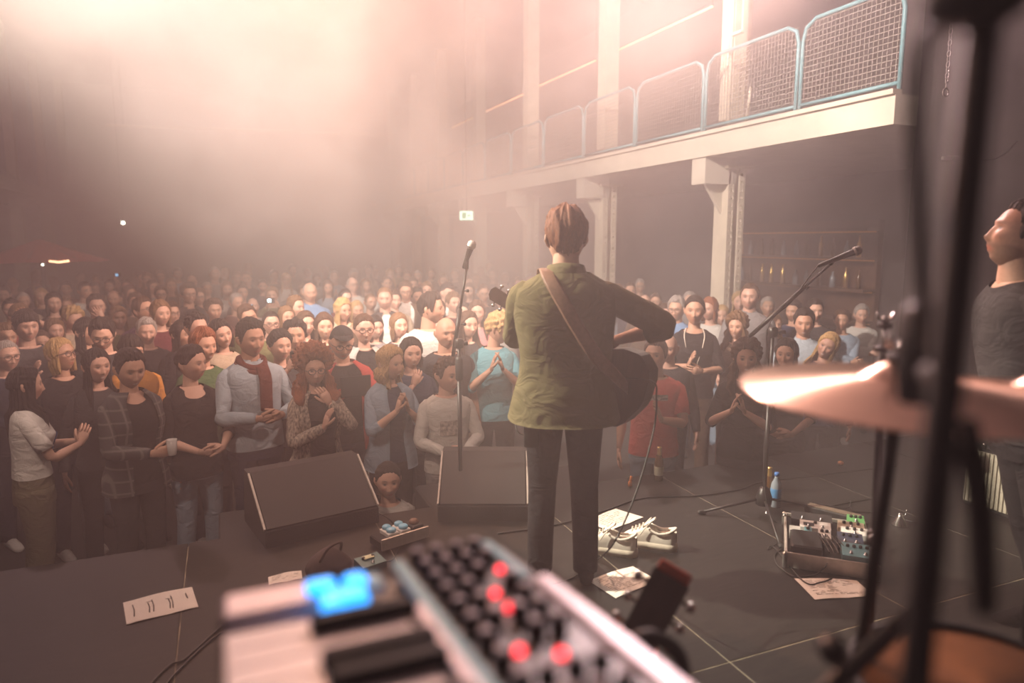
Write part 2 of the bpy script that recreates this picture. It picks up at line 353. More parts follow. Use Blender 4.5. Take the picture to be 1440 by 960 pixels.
def head_surf(d, fem=0.0):
    x, y, z = (d*np.array([0.080, 0.098, 0.121])).T
    t = np.clip(-z/0.12, 0, 1)
    x = x*(1-(0.23+0.06*fem)*t**1.6)
    y = np.where(y > 0, y*(1-0.42*t), y*(1-0.02*t))
    x = x*(1+0.05*sstep(0.0, 0.09, z)*(y > 0)); y = np.where(y < -0.083, -0.083+(y+0.083)*0.55, y)
    fr = sstep(0.15, 0.75, -d[:, 1])
    G = lambda x0, z0, sx, sz: np.exp(-((np.abs(x)-x0)/sx)**2-((z-z0)/sz)**2)
    D = (0.017*G(0, -0.040, 0.011, 0.012)+0.011*G(0, -0.018, 0.009, 0.022)+0.006*G(0.011, -0.044, 0.007, 0.007)+(0.006-0.003*fem)*G(0, 0.026, 0.05, 0.010)
         -0.011*G(0.031, 0.002, 0.017, 0.011)+0.006*G(0.031, 0.001, 0.011, 0.0075)+0.006*G(0.045, -0.026, 0.018, 0.018)-0.005*G(0.042, -0.066, 0.018, 0.02)
         +0.006*G(0, -0.066, 0.019, 0.006)+0.006*G(0, -0.079, 0.017, 0.006)-0.005*G(0, -0.072, 0.022, 0.0028)+0.009*G(0, -0.106, 0.02, 0.014)-0.004*G(0, -0.091, 0.02, 0.006))
    y = y-D*fr
    return np.stack([x, y, z], 1)
def head_cols(P, d, skin, hairc, beard, smile, fem):
    x, y, z = P.T; ax = np.abs(x); fr = (d[:, 1] < -0.25)
    C = np.tile(np.array(skin), (len(P), 1)); mix = lambda m, c: C*(1-m[:, None])+np.array(c)*m[:, None]
    C = mix(0.35*np.exp(-((ax-0.042)/0.018)**2-((z+0.03)/0.02)**2)*fr, np.array(skin)*[1.1, 0.75, 0.7])
    if beard > 0:
        b = sstep(-0.045, -0.06, z-0.35*np.maximum(0, ax-0.045))*sstep(0.35, -0.1, d[:, 1]); b = 0.75*b*(1-np.exp(-(ax/0.02)**2-((z+0.072)/0.006)**2))
        C = mix(np.clip(b, 0, 1)*beard, hairc)
    lip = np.exp(-(ax/0.021)**4-((z+0.072)/0.0095)**4)*fr; C = mix(lip*0.8, np.array(skin)*[0.95, 0.52, 0.5])
    if smile: C = mix(np.exp(-(ax/0.015)**4-((z+0.072)/0.0045)**4)*fr*0.95, (0.75, 0.70, 0.65))
    else: C = mix(np.exp(-(ax/0.020)**4-((z+0.072)/0.0022)**2)*fr*0.6, np.array(skin)*[0.7, 0.36, 0.34])
    brow = np.exp(-((ax-0.031)/0.017)**4-((z-0.021-0.12*(0.031-np.abs(ax-0.031)))/0.0045)**2)*fr; C = mix(brow*0.85, np.array(hairc)*0.8)
    eye = np.exp(-((ax-0.031)/0.0125)**4-((z-0.001)/0.0052)**4)*fr; C = mix(eye*0.7, (0.26, 0.22, 0.20))
    iris = np.exp(-((ax-0.031)/0.0078)**4-((z-0.001)/0.006)**4)*fr; C = mix(iris*0.97, (0.02, 0.014, 0.01))
    lid = np.exp(-((ax-0.031)/0.016)**4-((z-0.0068)/0.0032)**2)*fr; C = mix(lid*(0.75+0.2*fem), (0.02, 0.012, 0.01))
    return C
def rot3(yaw, pitch, roll):
    cy_, sy = math.cos(yaw), math.sin(yaw); cp, sp = math.cos(pitch), math.sin(pitch); cr, sr = math.cos(roll), math.sin(roll)
    Rz = np.array([[cy_, -sy, 0], [sy, cy_, 0], [0, 0, 1]]); Rx = np.array([[1, 0, 0], [0, cp, -sp], [0, sp, cp]]); Ry = np.array([[cr, 0, sr], [0, 1, 0], [-sr, 0, cr]])
    return Rz@Rx@Ry
def grid_faces(nv, nu, wrap=True):
    return [(r*nu+i, r*nu+(i+1) % nu, (r+1)*nu+(i+1) % nu, (r+1)*nu+i) for r in range(nv-1) for i in range(nu if wrap else nu-1)]
_HD = {}
def head_dirs(nu, nv):
    k = (nu, nv)
    if k not in _HD:
        s = np.linspace(-1, 1, nu, endpoint=False); ph = math.pi*(0.55*s+0.45*s**3)      # denser at the face
        v = np.linspace(0, 1, nv); th = math.pi*(v-0.055*np.sin(2*math.pi*v)*-1*0.6)
        th = np.clip(th, 0.01, math.pi-0.01); T, Ph = np.meshgrid(th, ph, indexing='ij')
        d = np.stack([np.sin(T)*np.sin(Ph), -np.sin(T)*np.cos(Ph), np.cos(T)], -1).reshape(-1, 3); _HD[k] = (d, grid_faces(nv, nu))
    return _HD[k]
def wob(P, f, seed, amp):
    r = np.random.RandomState(seed); o = np.zeros(len(P))
    for k in range(4):
        o += np.sin(P@(r.randn(3)*f*(1+0.6*k))+r.rand()*6.28)/(1+0.5*k)
    return o*amp*0.5
def hand(mb, W, hd, pn, side, curl=0.35, n=5, spread=0.06, sc=1.0):
    """palm, four fingers of unequal length with two bends, thumb from the side of the palm"""
    hd = nrm(hd); pn = nrm(np.asarray(pn, float)-hd*(np.asarray(pn, float)@hd)); th = nrm(np.cross(hd, pn))*side   # thumb side
    W = np.asarray(W, float)
    mb.loft([W-hd*0.01*sc, W+hd*0.02*sc, W+hd*0.06*sc, W+hd*0.095*sc], np.array([0.024, 0.031, 0.041, 0.038])*sc, np.array([0.018, 0.017, 0.014, 0.011])*sc, up=pn, n=max(8, n+3))
    for k, (off, L) in enumerate(((0.030, 0.072), (0.010, 0.082), (-0.010, 0.077), (-0.029, 0.060))):
        b = W+hd*0.085*sc+th*off*sc; d = nrm(hd+th*off*spread*40); pts = [b]; a = curl*(0.75+0.12*k)
        for q, fr in enumerate((0.45, 0.32, 0.23)):
            d = nrm(d*math.cos(a)+pn*math.sin(a)); pts.append(pts[-1]+d*L*fr*sc)
        mb.loft(pts, np.array([0.0100, 0.0092, 0.0085, 0.006])*sc, up=th, n=n)
    b = W+hd*0.025*sc+th*0.026*sc; d = nrm(hd*0.8+th*0.5+pn*0.4)
    mb.loft([b, b+d*0.035*sc, b+d*0.06*sc+hd*0.008*sc, b+d*0.075*sc+hd*0.02*sc], np.array([0.0135, 0.012, 0.0105, 0.007])*sc, up=pn, n=n)
def ik(S, W, l1, l2, pole):
    S = np.asarray(S, float); W = np.asarray(W, float); v = W-S; d = np.linalg.norm(v); u = v/d; dm = (l1+l2)*0.985
    if d > dm: W = S+u*dm; d = dm
    a = (l1*l1-l2*l2+d*d)/(2*d); h = math.sqrt(max(1e-6, l1*l1-a*a)); p = np.asarray(pole, float); p = nrm(p-u*(p@u))
    return S+u*a+p*h, W
def P_(W, pole, hd, pn, curl=0.35): return dict(W=W, pole=pole, hd=hd, pn=pn, curl=curl)
def arm_pose(kind, s, h=0.0):
    """wrist target, elbow pole, hand direction and palm normal for one arm; s = +1 the person's left (local +X)"""
    if kind == 'down': return P_((s*0.27, -0.03, 0.86), (s*0.3, 1, 0), (0, -0.15, -1), (-s, 0, 0), 0.3)
    if kind == 'clap': return P_((s*0.052, -0.30, 1.14+h), (s*0.8, 0.2, -1), (-s*0.12, -0.25, 0.95), (-s, 0, 0.05), 0.12)
    if kind == 'prayer': return P_((s*0.045, -0.24, 1.24+h), (s*0.8, 0.2, -1), (-s*0.1, 0.02, 1), (-s, 0, 0), 0.2)
    if kind == 'clasp': return P_((s*0.085, -0.27, 1.04+h), (s*0.9, 0.5, -0.6), (-s*0.95, -0.25, 0.15*s), (0.1*s, 0.9, -0.5*s), 0.55)
    if kind == 'mouth': return P_((s*0.02, -0.20, 1.40+h), (s*0.8, -0.2, -1), (-s*0.35, 0.25, 0.9), (0, 1, 0.1), 0.5)
    if kind == 'phone': return P_((s*0.09, -0.34, 1.36+h), (s*0.8, 0.1, -1), (-s*0.35, -0.1, 0.9), (-s*0.8, 0.3, 0), 0.5)
    if kind == 'fold': return P_((-s*0.11, -0.22, 1.15+0.03*s), (s*1.0, -0.2, -0.7), (-s*0.95, 0.25, 0.15), (0, 1, 0), 0.3)
    if kind == 'hold': return P_((s*0.06, -0.30, 1.10+h), (s*0.9, 0.3, -0.8), (-s*0.8, -0.45, 0.15), (-s*0.3, 0.9, 0), 0.7)
    if kind == 'raise': return P_((s*0.06, -0.24, 1.62+h), (s*1.0, -0.3, -0.3), (-s*0.5, -0.1, 0.9), (0, -1, 0), 0.25)
    if kind == 'pocket': return P_((s*0.21, -0.08, 0.95), (s*0.7, 1, 0), (-s*0.2, -0.2, -1), (-s, 0, 0), 0.3)
    raise KeyError(kind)
T_M = np.array([(0.80, .178, .122, .0), (0.90, .176, .122, 0), (1.0, .166, .118, -.005), (1.08, .162, .115, -.008), (1.18, .170, .118, -.006), (1.28, .182, .122, -.004), (1.35, .188, .116, 0), (1.40, .178, .100, .006), (1.437, .135, .083, .010), (1.463, .088, .068, .012), (1.482, .066, .060, .010)])
T_F = np.array([(0.80, .178, .125, .0), (0.90, .175, .122, 0), (1.0, .150, .108, 0), (1.08, .140, .100, 0), (1.18, .152, .112, -.012), (1.26, .163, .128, -.024), (1.34, .166, .108, -.008), (1.40, .155, .090, .004), (1.437, .118, .075, .010), (1.463, .076, .062, .012), (1.482, .058, .054, .010)])
def torso(mb, T, z0, z1, n, k, infl=0.0, gap=0.0, folds=0.0, seed=0, drop=0.0, flare=0.0, bulk=1.0):
    z = np.linspace(z0, z1, k); hw = np.interp(z, T[:, 0], T[:, 1])*bulk+infl; hd_ = np.interp(z, T[:, 0], T[:, 2])*bulk+infl; yo = np.interp(z, T[:, 0], T[:, 3])
    e = np.clip((1.0-z)/0.3, 0, 1); hw = hw+flare*e; hd_ = hd_+flare*e
    a = np.linspace(-math.pi/2+gap, 1.5*math.pi-gap, n, endpoint=(gap > 0))
    ca, sa = np.cos(a), np.sin(a); q = 2/2.35; ca = np.sign(ca)*np.abs(ca)**q; sa = np.sign(sa)*np.abs(sa)**q
    A, Z = np.meshgrid(a, z); f = 1+folds*(0.5*np.sin(3*A+9*Z+seed)+0.5*np.sin(5*A-16*Z+seed*2)+0.35*np.sin(9*A+22*Z+seed*3))*np.clip((1.42-Z)/0.2, 0, 1)
    X = hw[:, None]*ca*f; Y = yo[:, None]+hd_[:, None]*sa*f; front = np.clip(-np.sin(A), 0, 1)**3
    Z = Z-drop*front*np.clip((Z-1.36)/0.1, 0, 1)
    V = np.stack([X, Y, Z], -1).reshape(-1, 3); Fc = grid_faces(k, n, gap == 0)
    if gap > 0:                       # give the open front a folded inner face so that it has thickness
        V2 = V.copy(); V2[:, 0] *= 0.965; V2[:, 1] = (V2[:, 1])*0.965; m = len(V)
        Fc2 = [tuple(i+m for i in f[::-1]) for f in Fc]
        for r in range(k-1):
            for i in (0, n-1): Fc2.append((r*n+i, (r+1)*n+i, m+(r+1)*n+i, m+r*n+i))
        for i in range(n-1): Fc2.append((i, i+1, m+i+1, m+i))
        V = np.vstack([V, V2]); Fc = Fc+Fc2
    mb.add(V, Fc)
def make_person(p):
    """p: dict of x, y (world), H, yaw, D and looks. Returns the person's root Empty."""
    D = p['D']; lod = 0 if D < 6.3 else (1 if D < 9.7 else 2); fem = p.get('fem', 0.0); seed = p['seed']; rs = random.Random(seed)
    skin = np.array(SKINC[seed % 4])*(0.92+0.16*rs.random()); hc = np.array(HAIRC[p.get('hc', 'brown')])*(0.85+0.3*rs.random())
    root = thing('person', p['label'], 'person', (p['x'], p['y'], p.get('z', ZF)), p.get('yaw', 0.0), p.get('group', 'audience members'))
    s = p['H']/1.75; root.scale = (s*p.get('wide', 1.0), s*p.get('wide', 1.0), s)
    T = T_F if fem > 0.5 else T_M; bulk = p.get('bulk', 1.0); hs = 1.04*p.get('headscale', 1.0)
    sit = p.get('sit', 0.0)
    # --- skin: head, ears, neck, chest, arms, hands, legs in one body mesh
    mb = MB(); mb.col = skin
    nu, nv = ((60, 52), (40, 36), (26, 22))[lod]
    d, Fc = head_dirs(nu, nv); hp = head_surf(d, fem); C = head_cols(hp, d, skin, hc, p.get('beard', 0.0), p.get('smile', False), fem)
    Rm = rot3(p.get('hy', 0.0), -p.get('hp', 0.0), p.get('hr', 0.0)); piv = np.array([0, 0.012, 1.52])
    ctr = np.array([0, -0.012, 1.622])
    def hx(q): return (np.asarray(q)*hs+ctr-piv)@Rm.T+piv
    mb.add(hx(hp), Fc, C)
    for sd in (-1, 1):                # ears
        e = [(sd*0.070, 0.012, -0.036), (sd*0.077, 0.016, -0.024), (sd*0.083, 0.022, -0.004), (sd*0.082, 0.022, 0.014), (sd*0.074, 0.014, 0.024)]
        mb.loft(hx(e), np.array([0.005, 0.011, 0.017, 0.016, 0.006])*hs, np.array([0.004, 0.006, 0.007, 0.007, 0.004])*hs, up=Rm@np.array([sd*0.8, -0.6, 0]), n=8)
    nr = 0.058-0.010*fem
    nk = hx([(0, 0.018, -0.045)])[0]
    mb.loft([(0, 0.012, 1.36), (0, 0.012, 1.42), (0, 0.012, 1.455), 0.5*(np.array([0, 0.012, 1.48])+nk), nk, nk+(nk-np.array([0, 0.012, 1.48]))*0.3], [0.11, 0.09, nr*1.12, nr, nr*0.98, nr*0.8], [0.07, 0.065, nr*1.08, nr, nr*0.98, nr*0.8], up=(0, 1, 0), n=14)
    torso(mb, T, 0.86, 1.462, 16, 12, infl=-0.010, bulk=bulk)
    top = MB(); ov = MB(); slm = ov if (p.get('over') and not p.get('vest')) else top; arms = p.get('arms', ('down', 'down')); slv = p.get('sleeve', 'long'); an = (10, 8, 6)[lod]
    wrists = []
    for sd, kind in ((-1, arms[0]), (1, arms[1])):
        a = dict(arm_pose(kind, sd, p.get('ah', 0.0))) if isinstance(kind, str) else dict(kind)
        S = np.array([sd*(0.168-0.022*fem)*bulk, 0.010, 1.366]); E, W = ik(S, a['W'], 0.285, 0.255, a['pole'])
        if 'E' in a: E, W = np.array(a['E']), np.array(a['W'])
        path = [S-np.array([sd*0.05, 0, -0.012]), S, S+(E-S)*0.5, S+(E-S)*0.92, E+(W-E)*0.10, E+(W-E)*0.35, E+(W-E)*0.7, W]
        g = 1-0.13*fem; rr = np.array([0.050, 0.052, 0.045, 0.038, 0.039, 0.040, 0.031, 0.025])*g
        upv = nrm(np.cross(E-S, W-E)+1e-6); mb.loft(path, rr, rr*np.array([1, 1, 1, 1, 1, 1, 0.9, 0.78]), up=upv, n=an+2)
        fd = nrm(W-E); hdv = nrm(0.35*fd+nrm(a['hd'])); hand(mb, W, hdv, a['pn'], -sd if kind in () else (1 if np.cross(hdv, nrm(a['pn']))@np.array([-sd*0.6, -0.3, 0.7]) > 0 else -1), a['curl'], (6, 5, 4)[lod], sc=1-0.08*fem)
        wrists.append((W, hdv, E))
        if slv != 'none':
            cut = {'short': 3, 'elbow': 5, 'rolled': 6, 'long': 8}[slv]; sp = [np.array(q) for q in path[:cut]]
            if slv == 'short': sp[-1] = S+(E-S)*0.72
            if slv == 'long': sp[-1] = E+(W-E)*0.97
            sr = np.array([0.048, 0.060, 0.058, 0.052, 0.052, 0.051, 0.044, 0.036])[:cut]*(1-0.10*fem)*p.get('loose', 1.0)
            if slv == 'short': sr = sr*np.array([1, 1, 1.06])
            sp = spline(np.array(sp), 3); sr = np.interp(np.linspace(0, 1, len(sp)), np.linspace(0, 1, len(sr)), sr)
            ph = seed+sd
            def fold(K, n, a_): k_ = np.arange(K)[:, None]; return 1+(0.05 if lod < 2 else 0.0)*np.sin(a_[None, :]*2+k_*1.9+ph)*np.sin(k_*0.9+ph)
            slm.loft(sp, sr, up=upv, n=an+2, fold=fold)
    for sd in (-1, 1):                # legs
        if sit: continue
        mb.loft([(sd*0.085, 0, 0.92), (sd*0.095, -0.005, 0.70), (sd*0.10, -0.01, 0.48), (sd*0.105, 0.02, 0.30), (sd*0.11, 0.02, 0.09), (sd*0.11, -0.02, 0.05)], [0.085, 0.078, 0.055, 0.052, 0.038, 0.04], up=(0, 1, 0), n=8)
    body = mb.build('body', M_skin, root, True, True)
    # --- top
    hem = p.get('hem', 0.86); nn, kk = ((30, 30), (22, 18), (16, 12))[lod]
    zt = p.get('neck', 1.476 if p.get('collar') else 1.462); torso(top, T, hem, zt, nn, kk, infl=0.012*p.get('loose', 1.0), folds=(0.020 if lod < 2 else 0.012), seed=seed, drop=p.get('drop', 0.0 if p.get('collar') else 0.018), bulk=bulk, flare=p.get('flare', 0.0))
    if p.get('collar'):
        a = np.linspace(-math.pi/2+0.35, 1.5*math.pi-0.35, 16); cr = []
        for (r, z, o) in ((0.064, 1.455, 0), (0.069, 1.495, 0.0), (0.080, 1.462, 0)):
            cr.append(np.stack([r*np.cos(a)*1.02, 0.012+r*np.sin(a), z+0.012*np.sin(a)], 1))
        top.add(np.vstack(cr), grid_faces(3, 16, False))
    tc = p.get('top', 'black'); tn = p.get('topname', 'shirt')
    tm = p['topmat'] if 'topmat' in p else cloth(tc)
    top.build(tn, tm, root)
    if p.get('over'):                 # open jacket or cardigan
        oc, on, gap = p['over']
        torso(ov, T, p.get('overhem', hem-0.06), 1.475, nn, kk, infl=0.026, gap=gap, folds=p.get('overfold', 0.022), seed=seed+5, bulk=bulk, flare=p.get('overflare', 0.02))
        ov.build(on, MATS[oc] if oc in MATS else cloth(oc), root)
    # --- trousers and shoes
    tr = MB(); torso(tr, T, 0.79, 1.0, 18, 6, infl=0.006, bulk=bulk)
    lw = p.get('legw', 1.0)
    for sd in (-1, 1):
        if sit:
            tr.loft(spline(np.array([(sd*0.085, 0.03, sit+0.10), (sd*0.14, -0.22, sit+0.22), (sd*0.19, -0.40, sit+0.30), (sd*0.13, -0.36, sit+0.18), (sd*0.06, -0.30, sit+0.06)]), 3), np.interp(np.linspace(0, 1, 13), np.linspace(0, 1, 5), [0.094, 0.082, 0.066, 0.055, 0.05]), up=(1, 0, 0), n=10)
            continue
        tr.loft(spline(np.array([(sd*0.085, 0, 0.90), (sd*0.092, -0.002, 0.76), (sd*0.098, -0.01, 0.48), (sd*0.105, 0.015, 0.28), (sd*0.108, 0.02, 0.07)]), 3), np.interp(np.linspace(0, 1, 13), np.linspace(0, 1, 5), [0.094, 0.090, 0.066, 0.062, 0.058])*lw, up=(0, 1, 0), n=(14, 10, 8)[lod])
    tr.build('trousers', cloth(p.get('legs', 'charcoal')), root)
    for sd in (-1, 1):
        if sit: break
        MB().loft([(sd*0.11, 0.085, 0.045), (sd*0.11, 0.06, 0.055), (sd*0.112, -0.03, 0.05), (sd*0.116, -0.11, 0.038), (sd*0.118, -0.165, 0.025), (sd*0.118, -0.18, 0.02)], [0.022, 0.036, 0.042, 0.047, 0.036, 0.012], [0.035, 0.05, 0.048, 0.034, 0.022, 0.012], up=(0, 0, 1), n=8).build('shoe', cloth(p.get('shoes', 'charcoal' if seed % 3 else 'white')), root)
    # --- hair
    hair(p, root, hx, hc, lod, fem, seed, skin)
    if p.get('glasses'):
        gm = MB()
        for sd in (-1, 1):
            a = np.linspace(0, 2*math.pi, 13); yy = -0.103
            gm.loft(hx(np.stack([sd*0.032+0.025*np.cos(a), yy+0.006*np.abs(np.cos(a)*sd > 0.5), 0.0+0.019*np.sin(a)], 1)), 0.0026*hs, up=Rm@np.array([0, 1., 0]), n=5)
            gm.loft(hx([(sd*0.056, -0.098, 0.006), (sd*0.078, -0.05, 0.006), (sd*0.082, 0.015, 0.004)]), 0.0022*hs, n=5)
        gm.loft(hx([(-0.008, -0.106, 0.004), (0.008, -0.106, 0.004)]), 0.0024*hs, n=5)
        gm.build('glasses', M_glass_rim, root)
    p['_w'] = wrists; p['_hx'] = hx; p['_root'] = root; p['_s'] = s
    return root
def hair(p, root, hx, hc, lod, fem, seed, skin):
    st = p.get('hair', 'short')
    if st == 'bald': return
    nu, nv = ((132, 28), (64, 18), (30, 12))[lod]
    s = np.linspace(-1, 1, nu, endpoint=False); ph = s*math.pi; c = np.degrees(np.abs(ph))
    long_ = st in ('long', 'bob', 'curly', 'wavy'); hood = st in ('beanie', 'cap')
    if st == 'fringe': tb = np.interp(c, [0, 60, 80, 95, 130, 180], [40, 40, 98, 92, 112, 122])
    elif long_: tb = np.interp(c, [0, 30, 50, 62, 75, 180], [50, 54, 66, 88, 96, 100])
    elif st in ('beanie',): tb = np.interp(c, [0, 60, 90, 180], [62, 72, 84, 108])
    elif st == 'cap': tb = np.interp(c, [0, 60, 90, 180], [48, 58, 78, 96])
    elif p.get('fringe'): tb = np.interp(c, [0, 35, 58, 70, 82, 92, 110, 140, 180], [68, 68, 76, 96, 98, 84, 96, 116, 126])
    else: tb = np.interp(c, [0, 25, 45, 60, 72, 80, 90, 108, 140, 180], [50, 50, 52, 66, 96, 100, 84, 96, 116, 126])
    if st == 'pony': tb = np.interp(c, [0, 30, 60, 75, 90, 140, 180], [50, 53, 72, 88, 90, 112, 122])
    if not hood: tb = tb+(1.3*np.sin(ph*17+seed)+0.8*np.sin(ph*41+seed*2))*np.interp(c, [0, 20, 180], [0.6, 1, 1])
    ridge = np.sin(ph*29+seed)*0.6+np.sin(ph*47+seed*3)*0.4+np.sin(ph*13+seed)*0.4
    vol = {'short': 0.022, 'crop': 0.010, 'fringe': 0.006, 'long': 0.016, 'bob': 0.018, 'curly': 0.040, 'wavy': 0.022, 'pony': 0.012, 'curlyshort': 0.030, 'beanie': 0.014, 'cap': 0.012, 'quiff': 0.022}[st]*p.get('vol', 1.0)
    t = np.linspace(0.0, 1, nv); rows = []
    for k, tt in enumerate(t):
        th = np.radians(np.maximum(tb*tt, 0.6)); 
        if st == 'fringe' : th = np.radians(42+(tb-42)*tt)
        d = np.stack([np.sin(th)*np.sin(ph), -np.sin(th)*np.cos(ph), np.cos(th)], 1); q = head_surf(d, fem)
        off = vol*(1-0.9*tt**5)
        if st in ('short', 'quiff'): off = off*(0.55+0.6*np.clip(np.cos(th), 0, 1))
        if k == nv-1 and not long_: off = -0.004
        offv = np.full(nu, off) if np.ndim(off) == 0 else off
        if st == 'fringe': offv = np.where((c < 66), -0.008, offv) if k else np.full(nu, -0.008)
        f, am = {'curly': (120, 0.34), 'curlyshort': (130, 0.40), 'wavy': (55, 0.35), 'beanie': (20, 0.05), 'cap': (10, 0.03)}.get(st, (85, 0.30))
        if k < nv-1 and st != 'fringe': offv = offv+wob(q, f, seed, vol*am)
        if not hood and 0 < k < nv-1 and st != 'fringe': offv = offv+ridge*min(0.0028, vol*0.16)*min(1, tt*2.5)
        rows.append(q+d*np.maximum(offv, -0.009)[:, None])
    if long_:
        L = p.get('hlen', {'long': 0.34, 'bob': 0.12, 'curly': 0.26, 'wavy': 0.32}[st]); w = sstep(56, 74, c)
        base = rows[-1].copy(); m = {0: 14, 1: 10, 2: 7}[lod]; amp = {'curly': 0.020, 'wavy': 0.010}.get(st, 0.004)
        out = base.copy()
        for k in range(1, m+1):
            u = k/m; q = base.copy(); q[:, 2] = base[:, 2]-(L*u)*w
            rad = 1+(0.10+0.30*(st == 'curly')*p.get('vol', 1.0))*math.sin(math.pi*min(u*1.1, 1))*w-0.06*u*w
            q[:, :2] = base[:, :2]*rad[:, None]; sh = sstep(0.13, 0.20, -q[:, 2])
            fwd = np.where(c < 105, -1.0, 1.0); q[:, 1] += (np.where(fwd < 0, -0.075, 0.035))*sh*w; q[:, 0] *= (1+0.25*sh*(c < 105))
            wv = wob(q*np.array([1, 1, 0.45]), {'curly': 75, 'wavy': 60}.get(st, 90), seed, amp)+0.004*np.sin(ph*23+seed); q[:, :2] += nrmrows(base[:, :2])*(wv*w)[:, None]
            rows.append(q)
        last = rows[-1]; q = last.copy(); q[:, :2] *= 0.80; q[:, 2] += 0.01*w; rows.append(q)
        q = base.copy(); q[:, :2] *= 0.72; q[:, 2] -= 0.03; rows.append(q)
    V = np.vstack(rows); mb = MB(); mb.col = hc if not hood else np.array(CLOTH[p.get('hatc', 'charcoal')])
    mb.add(hx(V), grid_faces(len(rows), nu))
    if st == 'pony':                  # knot at the back of the head
        cpt = np.array([0, 0.105, 0.03]); rr = [0.01, 0.03, 0.036, 0.03, 0.01]; mb.loft(hx([cpt+np.array([0, 0.018*(i-2), 0.006*(i-2)]) for i in range(5)]), rr, n=10)
    if st == 'cap':
        a = np.linspace(-1.05, 1.05, 11); r0 = np.stack([0.078*np.sin(a), -0.076*np.cos(a), 0.082+0*a], 1); r1 = np.stack([0.082*np.sin(a), -0.082*np.cos(a)-0.070*np.cos(a*1.3).clip(0), 0.070+0*a], 1)
        mb.add(hx(np.vstack([r0, r1, r1-[0, 0, 0.004], r0-[0, 0, 0.004]])), grid_faces(4, 11, False))
    mb.build({'beanie': 'beanie', 'cap': 'cap'}.get(st, 'hair'), cloth(p.get('hatc', 'charcoal')) if hood else M_hair, root, True, not hood)
def nrmrows(a): return a/(np.linalg.norm(a, axis=1, keepdims=True)+1e-9)
# ---------------------------------------------------------------- the audience: (pixel x of head, pixel y of head top, depth, looks)
PERF = np.array([1.45, 2.9])
